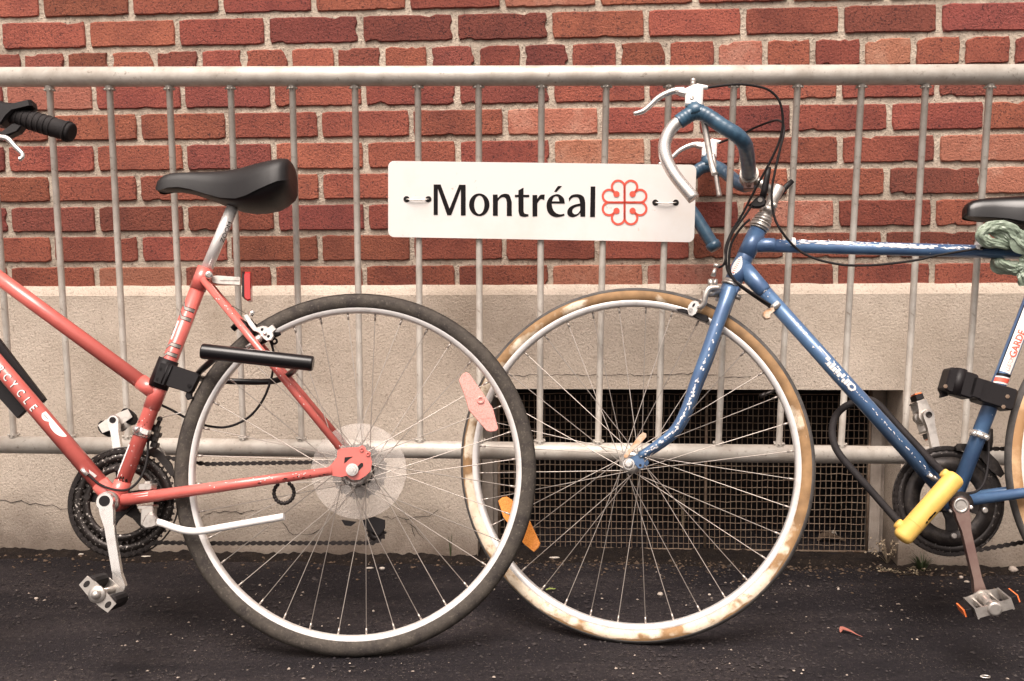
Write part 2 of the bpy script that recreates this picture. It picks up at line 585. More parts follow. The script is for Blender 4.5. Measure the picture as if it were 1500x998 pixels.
class Tubewrap:
    """lays flat print (decals, lettering, worn paint) round a tube; x runs along A>B, y round it, y=0 faces the viewer's side"""
    def __init__(s, A, B, r, face):
        s.A, s.d, s.r = V(A), (V(B) - V(A)).normalized(), r + .0004
        s.L = (V(B) - V(A)).length
        f = V(face) - s.d * V(face).dot(s.d)
        s.f = f.normalized()
        s.g = s.f.cross(s.d)
    def pt(s, x, y):
        a = y / s.r
        return s.A + s.d * x + (s.f * math.cos(a) + s.g * math.sin(a)) * s.r
    def quad(s, mb, x0, x1, y0, y1, sk=0):
        k = max(1, int(abs(y1 - y0) / .004))
        vs = []
        for i in range(k + 1):
            y = y0 + (y1 - y0) * i / k
            vs += [s.pt(x0 + sk * (i / k), y), s.pt(x1 + sk * (i / k), y)]
        mb.add(vs, [[2 * i, 2 * i + 1, 2 * i + 3, 2 * i + 2] for i in range(k)])
    def blob(s, mb, x, y, rx, ry, k=9):
        pts = []
        for i in range(k):
            a = 2 * math.pi * i / k
            q = random.uniform(.55, 1.15)
            pts.append(s.pt(x + rx * q * math.cos(a), y + ry * q * math.sin(a)))
        c = s.pt(x, y)
        mb.add([c] + pts, [[0, 1 + i, 1 + (i + 1) % k] for i in range(k)])

def text_flat(body, size, shear=0.0, bold=0.0):
    cu = bpy.data.curves.new('lettering', 'FONT')
    cu.body, cu.size, cu.shear, cu.resolution_u, cu.offset = body, size, shear, 3, bold
    o = bpy.data.objects.new('lettering', cu)
    COL.objects.link(o)
    dg = bpy.context.evaluated_depsgraph_get()
    me = o.evaluated_get(dg).to_mesh()
    bm = bmesh.new()
    bm.from_mesh(me)
    for k in range(-3, 14):                      # cut into strips so that it can bend round a tube
        bmesh.ops.bisect_plane(bm, geom=bm.verts[:] + bm.edges[:] + bm.faces[:], plane_co=(0, k * .0018, 0), plane_no=(0, 1, 0))
    bm.verts.index_update()
    vs = [(v.co.x, v.co.y) for v in bm.verts]
    fs = [[v.index for v in f.verts] for f in bm.faces]
    bm.free()
    o.evaluated_get(dg).to_mesh_clear()
    bpy.data.objects.remove(o)
    bpy.data.curves.remove(cu)
    return vs, fs
def outlines_flat(loops):
    """filled flat shape from closed loops (inner loops are holes)"""
    cu = bpy.data.curves.new('outline', 'CURVE')
    cu.dimensions, cu.fill_mode = '2D', 'BOTH'
    for lp in loops:
        sp_ = cu.splines.new('POLY')
        sp_.points.add(len(lp) - 1)
        for i, p in enumerate(lp):
            sp_.points[i].co = (p[0], p[1], 0, 1)
        sp_.use_cyclic_u = True
    o = bpy.data.objects.new('outline', cu)
    COL.objects.link(o)
    dg = bpy.context.evaluated_depsgraph_get()
    me = o.evaluated_get(dg).to_mesh()
    vs = [(v.co.x, v.co.y) for v in me.vertices]
    fs = [list(p.vertices) for p in me.polygons]
    o.evaluated_get(dg).to_mesh_clear()
    bpy.data.objects.remove(o)
    bpy.data.curves.remove(cu)
    return vs, fs
def smooth_loop(pts, k=6):
    """closed loop; points marked with a third value are corners"""
    n, out = len(pts), []
    for i in range(n):
        p0, p1, p2, p3 = pts[i - 1], pts[i], pts[(i + 1) % n], pts[(i + 2) % n]
        c1, c2 = len(p1) > 2, len(p2) > 2
        a, b = V(p1[:2]), V(p2[:2])
        if c1 and c2:
            out.append(a)
            continue
        ta = V((0, 0)) if False else ((b - V(p0[:2])) * .5 if not c1 else (b - a) * .6)
        tb = ((V(p3[:2]) - a) * .5 if not c2 else (b - a) * .6)
        for j in range(k):
            t = j / k
            out.append((2 * t ** 3 - 3 * t * t + 1) * a + (t ** 3 - 2 * t * t + t) * ta + (-2 * t ** 3 + 3 * t * t) * b + (t ** 3 - t * t) * tb)
    return out

# ================================================================ GROUND
def gz(x, y):
    """ground height: level alley that creeps up towards the foot of the wall"""
    wy = WALL.p.y + math.tan(R(-3.6)) * x
    t = min(max((y - (wy - .46)) / .46, 0), 1)
    rise = .030 - .008 * min(max((x + .2) / 1.2, 0), 1)
    return rise * t * t * (3 - 2 * t)
def ground():
    mb = MB()
    xs = [-60, -20, -8, -4, -2.6] + [-2.2 + .08 * i for i in range(56)] + [2.6, 4, 8, 20, 60]
    ys = [-60, -20, -8, -3, -1, 0, .6, 1.0] + [1.2 + .03 * i for i in range(52)] + [3, 4]
    vs = []
    for y in ys:
        for x in xs:
            z = gz(x, y)
            if abs(x) < 2.4 and 1 < y < 2.5:
                z += .0022 * mnoise.noise(V((x * 9, y * 9, 0))) + .0012 * mnoise.noise(V((x * 30, y * 30, 3))) - .0012
            vs.append((x, y, z))
    n = len(xs)
    fs = [[j * n + i, j * n + i + 1, (j + 1) * n + i + 1, (j + 1) * n + i] for j in range(len(ys) - 1) for i in range(n - 1)]
    mb.add(vs, fs)
    mb.build('asphalt_ground', M['asphalt'], kind='structure', label='dark worn asphalt alley floor', centre=V())
ground()
def on_ground(px, py):
    d = ray(px, py)
    t = CAM.z / -d.z
    for _ in range(12):
        P = CAM + d * t
        t = (CAM.z - gz(P.x, P.y)) / -d.z
    return CAM + d * t

# ================================================================ WALL
LEDGE_PY = 417
wall_root = thing('brick_wall', WALL.hit(750, 800), 'red brick wall on a pale concrete base with a meshed basement opening', 'wall')
wu = lambda px, py: WALL.ab(WALL.hit(px, py))[0]
wz = lambda px, py: WALL.hit(px, py).z
PITCHB = None
rows_px = [
    (-30, [61, 192.4, 324, 459.7, 597.4, 735.7, 876, 1018, 1157.5, 1297.8, 1437]),
    (38, [1, 129, 259.8, 391.3, 528.3, 667.3, 805.6, 946.1, 1088.2, 1231.5, 1374.7]),
    (84, [34.3, 98.2, 162.8, 228.5, 293.6, 358.2, 425, 492.7, 561.1, 629.3, 698.2, 765.8, 835.2, 906, 978, 1048.8, 1120, 1189.6, 1262.8, 1336.7, 1408.6, 1480.7]),
    (130, [8.3, 138.3, 268, 399.5, 533.3, 670, 808.4, 947.9, 1087.7, 1229, 1371.7]),
    (176, [73, 203.7, 334.4, 468.9, 602.5, 740, 879.5, 1020.5, 1160.8, 1302, 1443]),
    (222, [11, 141.5, 271.3, 402, 535.8, 671.3, 808.9, 947.9, 1087, 1229.7, 1371.7]),
    (269, [75.9, 204.2, 336, 470.2, 604, 740, 878, 1018, 1156, 1298.6, 1438]),
    (315, [15, 143.3, 273, 405, 537.3, 671.5, 808, 946, 1084.4, 1224.7, 1366]),
    (362, [78.4, 206, 337, 469, 604.2, 738.7, 874.5, 1012.3, 1150, 1293.3, 1433]),
    (405, [15.5, 142.8, 270.5, 401.3, 535.3, 669.8, 806.4, 944.9, 1083, 1223.4, 1364.2]),
]
bed_px = [-30, 15.5, 61, 107, 153, 200, 246, 292, 338.5, 384.5, 431]
bed_z = [wz(750, p) for p in bed_px]
COURSE = (bed_z[1] - bed_z[9]) / 8
bed_z = [bed_z[9] + (9 - i) * COURSE for i in range(11)]
def brick_mesh(L, H, seed, deep=.09):
    """one brick, arrises chipped, centred on its front face; x along, z up, -y towards the viewer"""
    rd = random.Random(seed)
    k = []
    ax, az = L / 2, H / 2
    def edge(x0, z0, x1, z1, n, amp):
        for i in range(n):
            t = i / n
            k.append([x0 + (x1 - x0) * t + rd.gauss(0, amp * .75), z0 + (z1 - z0) * t + rd.gauss(0, amp * .75)])
    c = .0028
    nx = 17 if L > .15 else 9
    edge(-ax + c, -az, ax - c, -az, nx, .0008)
    edge(ax, -az + c, ax, az - c, 5, .0006)
    edge(ax - c, az, -ax + c, az, nx, .0006)
    edge(-ax, az - c, -ax, -az + c, 5, .0006)
    for i in range(rd.choice((0, 1, 2, 3))):
        j = rd.randrange(len(k) - 1)
        for q in (j, j + 1):
            dd_ = rd.uniform(.0015, .0055)
            k[q][0] *= 1 - dd_ / ax
            k[q][1] *= 1 - dd_ / az
    n = len(k)
    b = .0022
    front = [V((x * (1 - b / ax), 0, z * (1 - b / az))) for x, z in k]
    mid = [V((x, b * 1.1, z)) for x, z in k]
    back = [V((x, deep, z)) for x, z in k]
    mb = MB()
    fs = [list(range(n))]
    for j in range(2):
        for i in range(n):
            fs.append([j * n + i, (j + 1) * n + i, (j + 1) * n + (i + 1) % n, j * n + (i + 1) % n])
    mb.add(front + mid + back, fs, False)
    return mb
JOINT = .0126
HB = COURSE - JOINT
stretch_u = []
def row_joints(r):
    y0 = (bed_px[r] + bed_px[r + 1]) / 2 if r else 4
    us = [wu(p, y0) for p in rows_px[r][1]]
    pit = (us[-1] - us[0]) / (len(us) - 1)
    return us, pit
PIT = sum(row_joints(r)[1] for r in range(10) if r != 2) / 9
LB = PIT - JOINT
variants = {}
for kind_, L in (('s', LB), ('h', PIT / 2 - JOINT)):
    variants[kind_] = []
    for i in range(14 if kind_ == 's' else 9):
        me, _ = brick_mesh(L, HB, 100 + i + (50 if kind_ == 'h' else 0)).mesh('brick', M['brick_dark' if i in (2, 5) else 'brick_pale' if i == 7 else 'brick'], V())
        variants[kind_].append(me)
wrot = Matrix.Rotation(R(-3.6), 4, 'Z')
PROUD = .0065
def lay(u0, u1, z, me, L, base=True):
    c = WALL.at((u0 + u1) / 2, z, PROUD + random.uniform(-.0012, .0012))
    sx = (u1 - u0 - JOINT + random.uniform(-.0015, .0015)) / L
    mt = Matrix.Translation(c) @ wrot @ Matrix.Rotation(random.gauss(0, .0035), 4, 'Y') @ Matrix.Rotation(random.gauss(0, .004), 4, 'Z') @ Matrix.Diagonal((sx, 1, random.uniform(.975, 1.01), 1))
    return place_copy(me, 'brick', mt, wall_root)
far_rows = MB()
U0, U1 = wu(-110, 200), wu(1610, 200)
FU0, FU1 = -3.2, 3.2
def far_brick(u0, u1, z):
    c = WALL.at((u0 + u1) / 2, z, PROUD - .02)
    far_rows.box(c, WALL.e1 * ((u1 - u0 - JOINT) / 2), V((0, 0, HB / 2)), WALL.n * .02)
for r in range(-16, 10):
    rr = r if r >= 0 else (r % 2)
    us, pit = row_joints(rr)
    hdr = (r == 2 or (r < 0 and (2 - r) % 6 == 0))
    if hdr and r < 0:
        us, pit = row_joints(2)
    us = list(us)
    while us[0] > FU0:
        us.insert(0, us[0] - pit)
    while us[-1] < FU1:
        us.append(us[-1] + pit)
    z = (bed_z[9] + (9 - r) * COURSE) - COURSE / 2
    for a, b in zip(us, us[1:]):
        if b > U0 and a < U1 and r >= 0:
            vs = variants['h' if hdr else 's']
            lay(a, b, z, random.choice(vs), (PIT / 2 - JOINT) if hdr else LB)
        else:
            far_brick(a, b, z)
# three courses of single bricks just above the frame
far_rows.build('distant_bricks', M['brick'], wall_root, kind='stuff', label='rest of the red brickwork beyond the frame')

# mortar: a rough sheet a few millimetres behind the brick faces
mb = MB()
zt = bed_z[9] + 26 * COURSE
nu, nzz = 260, 60
z0m = bed_z[10] - .02
vs = []
for j in range(nzz + 1):
    for i in range(nu + 1):
        u = FU0 + (FU1 - FU0) * i / nu
        z = z0m + (zt - z0m) * j / nzz if j > 45 else z0m + (bed_z[0] + .1 - z0m) * j / 45
        vs.append(WALL.at(u, z, .0008 + .0016 * mnoise.noise(V((u * 25, z * 25, 0)))))
mb.add(vs, [[j * (nu + 1) + i, j * (nu + 1) + i + 1, (j + 1) * (nu + 1) + i + 1, (j + 1) * (nu + 1) + i] for j in range(nzz) for i in range(nu)])
mb.build('mortar_bed', M['mortar'], wall_root)
mb = MB()
mb.box(WALL.at(0, zt / 2 + .27, -.16), WALL.e1 * 3.2, V((0, 0, zt / 2 - .27)), WALL.n * .065)
mb.build('wall_core', M['mortar'], wall_root)

# concrete foundation, face .030 proud of the mortar, sloped ledge on top, opening cut in
FP = .016
z_led = wz(750, 417)
FPL = Plane(WALL.at(0, 0, FP), R(-3.6), 0)
z_arr = FPL.hit(750, 432).z
o_l = FPL.ab(FPL.hit(699, 700))[0]
o_r = FPL.ab(FPL.hit(1321, 640))[0]
o_t = FPL.hit(950, 570.5).z
conc = MB()
def patch(u0, u1, z0, z1, off, du=.03, jit=.0012, top=False):
    n = max(1, int((u1 - u0) / du))
    m_ = max(1, int((z1 - z0) / du))
    vs = []
    for j in range(m_ + 1):
        for i in range(n + 1):
            u, z = u0 + (u1 - u0) * i / n, z0 + (z1 - z0) * j / m_
            e = 0 if j in (0,) else jit
            zz = z + (.0022 * mnoise.noise(V((u * 22, 5, off))) if (j == m_ and top) else 0)
            vs.append(WALL.at(u, zz, off + e * mnoise.noise(V((u * 12, z * 12, 1)))))
    conc.add(vs, [[j * (n + 1) + i, j * (n + 1) + i + 1, (j + 1) * (n + 1) + i + 1, (j + 1) * (n + 1) + i] for j in range(m_) for i in range(n)])
patch(FU0, o_l, -.05, z_arr, FP)
patch(o_r, FU1, -.05, z_arr, FP)
patch(o_l, o_r, o_t, z_arr, FP)
n = 200
vs = []
for i in range(n + 1):
    u = FU0 + (FU1 - FU0) * i / n
    w1 = .0025 * mnoise.noise(V((u * 16, 9, 0)))
    vs += [WALL.at(u, z_arr, FP), WALL.at(u, z_arr + .004, FP - .003), WALL.at(u, z_led + w1, .0085), WALL.at(u, z_led + w1, -.02)]
conc.add(vs, [[4 * i + k, 4 * i + 4 + k, 4 * i + 5 + k, 4 * i + 1 + k] for i in range(n) for k in range(3)])
DEEP = .19
def quad(mb, a, b, c, d):
    mb.add([a, b, c, d], [[0, 1, 2, 3]], False)
quad(conc, WALL.at(o_l, -.05, FP), WALL.at(o_l, o_t, FP), WALL.at(o_l, o_t, FP - DEEP), WALL.at(o_l, -.05, FP - DEEP))
quad(conc, WALL.at(o_r, -.05, FP), WALL.at(o_r, o_t, FP), WALL.at(o_r, o_t, FP - DEEP), WALL.at(o_r, -.05, FP - DEEP))
quad(conc, WALL.at(o_l, o_t, FP), WALL.at(o_r, o_t, FP), WALL.at(o_r, o_t, FP - DEEP), WALL.at(o_l, o_t, FP - DEEP))
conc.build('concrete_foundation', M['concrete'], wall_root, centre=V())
# basement opening
bw = empty('basement_window', WALL.at((o_l + o_r) / 2, .05, -.05), wall_root)
GO = FP - .105                                   # plane of the wire screen
GP = Plane(WALL.at(0, 0, GO), R(-3.6), 0)
g_l, g_r = GP.ab(GP.hit(731, 700))[0], GP.ab(GP.hit(1272, 700))[0]
g_b = .012
mb = MB()
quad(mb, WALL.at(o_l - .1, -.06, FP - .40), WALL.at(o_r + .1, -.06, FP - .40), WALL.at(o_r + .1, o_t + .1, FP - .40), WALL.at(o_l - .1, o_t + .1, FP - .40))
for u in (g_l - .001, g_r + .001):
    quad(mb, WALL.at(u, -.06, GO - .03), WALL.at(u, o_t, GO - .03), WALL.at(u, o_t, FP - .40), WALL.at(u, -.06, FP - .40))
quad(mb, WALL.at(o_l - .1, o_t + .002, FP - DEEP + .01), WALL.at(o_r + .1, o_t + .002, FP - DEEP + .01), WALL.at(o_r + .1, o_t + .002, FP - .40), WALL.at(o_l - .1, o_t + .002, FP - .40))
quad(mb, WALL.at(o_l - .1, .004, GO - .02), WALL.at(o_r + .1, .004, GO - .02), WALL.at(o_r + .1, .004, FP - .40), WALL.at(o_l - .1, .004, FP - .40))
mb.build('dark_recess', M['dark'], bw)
for a, b in ((o_l, g_l), (g_r, o_r)):            # weathered jamb strips beside the screen
    mb = MB()
    wdt = b - a
    mb.box(WALL.at(a + wdt * .36, o_t / 2, GO - .01), WALL.e1 * (wdt * .30), V((0, 0, o_t / 2 + .02)), WALL.n * .018)
    mb.box(WALL.at(a + wdt * .80, o_t / 2, GO - .022), WALL.e1 * (wdt * .17), V((0, 0, o_t / 2 + .02)), WALL.n * .014)
    mb.build_each('window_jamb', M['frame_grey'], bw)
mb = MB()
for u in (g_l, g_r, g_l + (g_r - g_l) * .565):
    mb.cyl(WALL.at(u, -.02, GO + .002), WALL.at(u, o_t, GO + .002), .0036, 8)
mb.cyl(WALL.at(g_l, g_b + .012, GO + .003), WALL.at(g_r, g_b + .012, GO + .003), .003, 8)
mb.build_each('screen_rod', M['rustwire'], bw)
mb = MB()
nv, nh = 71, 24
dv = (g_r - g_l) / nv
for i in range(1, nv):
    u = g_l + dv * i
    mb.tube([WALL.at(u + random.gauss(0, .0004), g_b - .03 + (o_t - g_b) * k / 14, GO + (.0013 if (k + i) % 2 else -.0013)) for k in range(15)], .00105, 5, cap=False)
dh = (o_t - g_b) / nh
for j in range(nh):
    z = g_b + dh * (j + .5)
    mb.tube([WALL.at(g_l + (g_r - g_l) * k / 37, z + random.gauss(0, .0006), GO + (-.0015 if (k + j) % 2 else .0015)) for k in range(38)], .00105, 5, cap=False)
mb.build('wire_screen', M['rustwire'], bw, kind='stuff')

# cracks in the concrete
def crack(pts, wd=.0011):
    mb = MB()
    Q = []
    for (x0, y0), (x1, y1) in zip(pts, pts[1:]):
        n = max(2, int(math.hypot(x1 - x0, y1 - y0) / 7))
        for k in range(n):
            t = k / n
            Q.append((x0 + (x1 - x0) * t + random.gauss(0, 1.3), y0 + (y1 - y0) * t + random.gauss(0, 1.3)))
    Q.append(pts[-1])
    W3 = [FPL.hit(x, y, .0018) for x, y in Q]
    vs = []
    for i, p in enumerate(W3):
        d = (W3[min(i + 1, len(W3) - 1)] - W3[max(i - 1, 0)]).normalized()
        s_ = d.cross(FPL.n) * wd * random.uniform(.4, 1.2)
        vs += [p + s_, p - s_]
    mb.add(vs, [[2 * i, 2 * i + 1, 2 * i + 3, 2 * i + 2] for i in range(len(W3) - 1)], False)
    mb.build('crack', M['dark'], wall_root)
crack([(752, 551), (800, 549), (860, 550), (930, 551), (1000, 548), (1060, 551), (1100, 552)], .0007)
crack([(560, 757), (590, 760), (625, 756), (642, 747)], .0009)
crack([(592, 760), (601, 768), (608, 786)], .0008)
crack([(601, 768), (622, 790)], .0006)
crack([(288, 768), (300, 754), (330, 748), (352, 753), (372, 748)], .0008)
crack([(415, 768), (430, 785), (450, 782), (468, 776)], .0008)
crack([(0, 733), (30, 736), (60, 739), (100, 745)], .0010)
crack([(262, 792), (285, 790)], .0007)

# ================================================================ BARRIER
fence = thing('crowd_barrier', V((0, 2.1, 0)), 'galvanised steel barrier with round rails and upright bars before the brick wall', 'barrier')
bars = [(-105, -74), (-17, 21), (72, 105), (160, 188), (247.5, 272), (337.5, 357), (428, 442), (519.8, 528.5), (612, 615.6), (701, 703), (793.3, 790.6), (888.5, 876), (980, 964), (1075.6, 1052), (1169, 1140.5), (1262.8, 1231.5), (1356.7, 1324), (1450.6, 1411), (1545, 1499), (1640, 1588)]
def rail_y(x, top):
    return 115 - 5.2 * (x / 1500) + (-3 * (1 - ((x - 750) / 750) ** 2) if abs(x - 750) < 750 else 0) if top else 651.5 + 17.5 * x / 1500
mb = MB()
tp = [FENCE.hit(x, rail_y(x, 1)) for x in range(-260, 1761, 60)]
tpf = [FENCE.hit(-260, 115.2 - 1.5), FENCE.hit(1760, 110.3 - 1.5)]
A, B = tpf
mb.tube([A, (A + B) / 2, B], .0203, 20)
mb.build('top_rail', M['steel'], fence)
A2, B2 = FENCE.hit(-260, rail_y(-260, 0)), FENCE.hit(1760, rail_y(1760, 0))
mb = MB()
mb.tube([A2, (A2 + B2) / 2, B2], .0190, 20)
mb.build('bottom_rail', M['steel'], fence)
for xt, xb in bars:
    T_ = FENCE.hit(xt, rail_y(xt, 1) + 5)
    B_ = FENCE.hit(xb, rail_y(xb, 0) - 4)
    d = (T_ - B_).normalized()
    mb = MB()
    mb.tube([B_, B_ + d * .017, B_ + d * .022, T_ - d * .022, T_ - d * .018, T_], [.0120, .0098, .0068, .0068, .0094, .0112], 12)
    for q in range(7):
        a = q * .9 + random.uniform(0, .5)
        for e_, rr_ in ((B_ + d * .017, .0105), (T_ - d * .018, .0100)):
            mb.sphere(e_ + (FENCE.e1 * math.cos(a) + FENCE.n * math.sin(a)) * rr_, .0026, seg=6, jit=.3)
    mb.build('upright_bar', M['steel'], fence)
for A_, B_ in ((A, A2), (B, B2)):               # end posts and feet, outside the picture
    mb = MB()
    mb.tube([A_, B_, V((B_.x, B_.y, .02))], .0203, 14)
    mb.build('end_post', M['steel'], fence)
    mb = MB()
    mb.tube([V((B_.x, B_.y - .16, .02)), V((B_.x, B_.y + .06, .02))], .02, 12)
    mb.build('foot', M['steel'], fence)

# ================================================================ SIGN
SP = Plane(FENCE.p + FENCE.n * .0125, R(-2.7), R(-3.3))
sign = thing('city_sign', SP.hit(793, 352), 'white Montréal sign with a red rosette wired to the steel barrier', 'sign')
cs = [(568.5, 236), (1020, 241.5), (1017, 355), (568.5, 347.5)]
poly = []
for i, (x, y) in enumerate(cs):
    sx, sy = (1, 1) if i == 0 else (-1, 1) if i == 1 else (-1, -1) if i == 2 else (1, -1)
    r_ = 8.5
    cx, cy = x + sx * r_, y + sy * r_
    a0 = (180, 270, 0, 90)[i]
    for k in range(6):
        a = R(a0 + k * 18)
        poly.append(SP.hit(cx + r_ * math.cos(a), cy + r_ * math.sin(a)))
mb = MB()
mb.prism(poly, SP.n, .0022, bev=.0005)
mb.build('panel', M['sign'], sign)
ZX = lambda p: (p[0] / 4.412 + 620, p[1] / 4.412 + 250)
def ell(cx, cy, rx, ry, n=40, pw=2.0):
    return [(cx + rx * math.copysign(abs(math.cos(2 * math.pi * i / n)) ** (2 / pw), math.cos(2 * math.pi * i / n)), cy + ry * math.copysign(abs(math.sin(2 * math.pi * i / n)) ** (2 / pw), math.sin(2 * math.pi * i / n))) for i in range(n)]
C = 1
letters = [
    [[(67, 90), (112, 90), (170, 246), (232, 92), (274, 92), (274, 290), (243, 290), (243, 120), (181, 288), (155, 288), (94, 116), (94, 287), (67, 287)]],
    [ell(362, 221, 66, 73), ell(362, 221, 33, 60)],
    [smooth_loop([(450, 155, C), (480, 155, C), (482, 178, C), (503, 157), (530, 150), (556, 159), (572, 203, C), (572, 293, C), (540, 293, C), (540, 205, C), (533, 180), (516, 172), (498, 178), (482, 197, C), (482, 292, C), (450, 292, C)])],
    [smooth_loop([(615, 128, C), (648, 110, C), (648, 157, C), (685, 157, C), (685, 172, C), (648, 172, C), (648, 250, C), (653, 276), (680, 282, C), (680, 295, C), (650, 299), (624, 290), (615, 262, C), (615, 172, C), (592, 172, C), (592, 157, C), (615, 157, C)])],
    [smooth_loop([(706, 158, C), (736, 158, C), (738, 182, C), (757, 158), (785, 155, C), (782, 190, C), (758, 185), (737, 212, C), (737, 296, C), (706, 296, C)])],
    [smooth_loop([(915, 213, C), (908, 180), (885, 158), (858, 153), (825, 166), (803, 195), (797, 230), (806, 268), (832, 293), (868, 301), (912, 291, C), (912, 279, C), (880, 283), (852, 270), (836, 245), (830, 213, C)]),
     smooth_loop([(832, 199, C), (840, 177), (857, 165), (873, 174), (880, 199, C)])],
    [[(845, 137), (870, 100), (897, 100), (862, 137)]],
    [smooth_loop([(943, 201, C), (960, 178), (985, 171), (1005, 180), (1014, 213, C), (980, 220), (950, 234), (933, 256), (932, 280), (945, 296), (968, 301), (995, 292), (1014, 274, C), (1016, 298, C), (1047, 298, C), (1047, 208, C), (1038, 172), (1015, 156), (985, 153), (958, 160), (940, 180, C)]),
     smooth_loop([(1014, 229, C), (1014, 258, C), (1000, 277), (982, 283), (967, 275), (963, 258), (972, 243), (990, 234)])],
    [[(1082, 103), (1112, 103), (1110, 300), (1078, 300)]],
]
mb = MB()
for lp in letters:
    vs, fs = outlines_flat(lp)
    mb.add([SP.hit(*ZX(p), .0007) for p in vs], fs, False)
mb.build('lettering', M['ink'], sign)
mb = MB()
def stroke(pts, wd=7):
    L_, Rr = [], []
    for i, p in enumerate(pts):
        a, b = V(pts[max(i - 1, 0)]), V(pts[min(i + 1, len(pts) - 1)])
        d = (b - a).normalized()
        nn = V((-d.y, d.x)) * wd
        L_.append(V(p) + nn)
        Rr.append(V(p) - nn)
    vs = [SP.hit(*ZX(p), .0009) for pr in zip(L_, Rr) for p in pr]
    mb.add(vs, [[2 * i, 2 * i + 1, 2 * i + 3, 2 * i + 2] for i in range(len(pts) - 1)], False)
ecx, ecy = 1301, 206
for sx in (-1, 1):
    for sy in (-1, 1):
        A1 = [(0, 0), (0, 50), (0, 98)] + [(41 - 41 * math.cos(R(a)), 100 + 41 * math.sin(R(a))) for a in range(10, 231, 10)] + [(50, 57)]
        stroke([(ecx + sx * x, ecy - sy * y) for x, y in A1])
        stroke([(ecx + sx * y, ecy - sy * x) for x, y in A1])
        vs, fs = outlines_flat([ell(ecx + sx * 52, ecy - sy * 54, 20, 20, 20)])
        mb.add([SP.hit(*ZX(p), .0012) for p in vs], fs, False)
mb.build('rosette', M['emblem'], sign)
for x0, x1, y in ((595.5, 627.5, 292), (960, 990, 297)):
    hb = MB()
    for x in (x0, x1):
        vs, fs = outlines_flat([ell(x, y, 4.6, 4.6, 16)])
        hb.add([SP.hit(*p, .0006) for p in vs], fs, False)
    hb.build_each('hole', M['dark'], sign)
    mb = MB()
    mb.tube([SP.hit(x0, y, -.004), SP.hit(x0 + 1.5, y, .0035), SP.hit((x0 + x1) / 2, y + 1.4, .0045), SP.hit(x1 - 1.5, y, .0035), SP.hit(x1, y, -.004)], .0013, 8, smooth=4)
    mb.build('tie_wire', M['alloy'], sign)

# ================================================================ BICYCLE PARTS
spoke_mesh = {}
def make_wheel(name, parent, pl, c, r_rim, rim_h, tyre_c, tyre_r, phase, two_tone=False, nsp=36, flange=.022, hw=.034, gum='gum', rear=False, rim_w=.0105):
    """pl gives the wheel's axes; wheel > tyre, sidewall, rim, hub, spoke"""
    e1, e2, n = pl.e1, pl.e2, pl.n
    wl = empty(name, c, parent)
    arc = lambda a0, a1, k: [(tyre_c + tyre_r * math.cos(R(a0 + (a1 - a0) * i / k)), tyre_r * math.sin(R(a0 + (a1 - a0) * i / k))) for i in range(k + 1)]
    if two_tone:
        mb = MB()
        mb.lathe([(r * 1.0012 if abs(a) > 0 else r, a) for r, a in arc(-59, 59, 10)] + [(tyre_c + .004, .006), (tyre_c + .004, -.006)], c, e1, e2, n, 120)
        mb.build('tread', M['tread'], wl)
        for sg in (1, -1):
            mb = MB()
            mb.lathe([(r, h * sg) for r, h in arc(58, 150, 9)], c, e1, e2, n, 120, closed=False)
            mb.build('sidewall', M[gum], wl, centre=c)
    else:
        mb = MB()
        mb.lathe(arc(-160, 160, 20), c, e1, e2, n, 120, closed=False)
        for hh in (.006, .0095, -.006, -.0095):
            rr = tyre_c + math.sqrt(tyre_r ** 2 - hh ** 2) + .0002
            mb.lathe([(rr, hh - .0006), (rr + .0005, hh), (rr, hh + .0006)], c, e1, e2, n, 96, closed=False)
        mb.build('tyre', M['tyre'], wl)
    mb = MB()
    ri = r_rim - rim_h
    mb.lathe([(r_rim, rim_w), (r_rim - .0012, rim_w + .0004), (ri + .002, rim_w - .0002), (ri, rim_w - .003), (ri - .0015, 0), (ri, -rim_w + .003), (ri + .002, -rim_w + .0002), (r_rim, -rim_w), (r_rim - .003, -rim_w + .002), (r_rim - .003, rim_w - .002)], c, e1, e2, n, 120)
    mb.build('rim', M['rim'], wl)
    mb = MB()
    for sg in (1, -1):
        mb.lathe([(.006, hw * sg), (flange + .004, hw * sg), (flange + .004, (hw - .003) * sg), (.011, (hw - .006) * sg)], c, e1, e2, n, 32)
    mb.cyl(c - n * hw, c + n * hw, .0105, 20)
    mb.cyl(c - n * .058, c + n * .058, .0048, 14)
    mb.build('hub', M['alloy'], wl)
    # spokes laced three-cross from both flanges
    key = (r_rim, flange, hw)
    cross = R(360 / (nsp / 2)) * 3
    for i in range(nsp):
        ang = 2 * math.pi * (i + phase) / nsp
        side = 1 if i % 2 else -1
        q = 1 if (i // 2) % 2 else -1
        ha = ang + q * cross * 1.03
        H = c + (e1 * math.cos(ha) + e2 * math.sin(ha)) * flange + n * (hw - .0015 + (.0025 if q > 0 else -.001)) * side
        T_ = c + (e1 * math.cos(ang) + e2 * math.sin(ang)) * (ri - .0005) + n * (.0015 * side)
        L_ = (T_ - H).length
        k2 = (key, round(L_, 5))
        if k2 not in spoke_mesh:
            mb = MB()
            mb.tube([V((0, 0, 0)), V((0, 0, L_ - .012))], .00082, 6, cap=False)
            mb.tube([V((0, 0, L_ - .013)), V((0, 0, L_))], [.0019, .0021], 6)
            spoke_mesh[k2] = mb.mesh('spoke', M['spoke'], V())[0]
        place_copy(spoke_mesh[k2], 'spoke', between(H, T_), wl)
    return wl

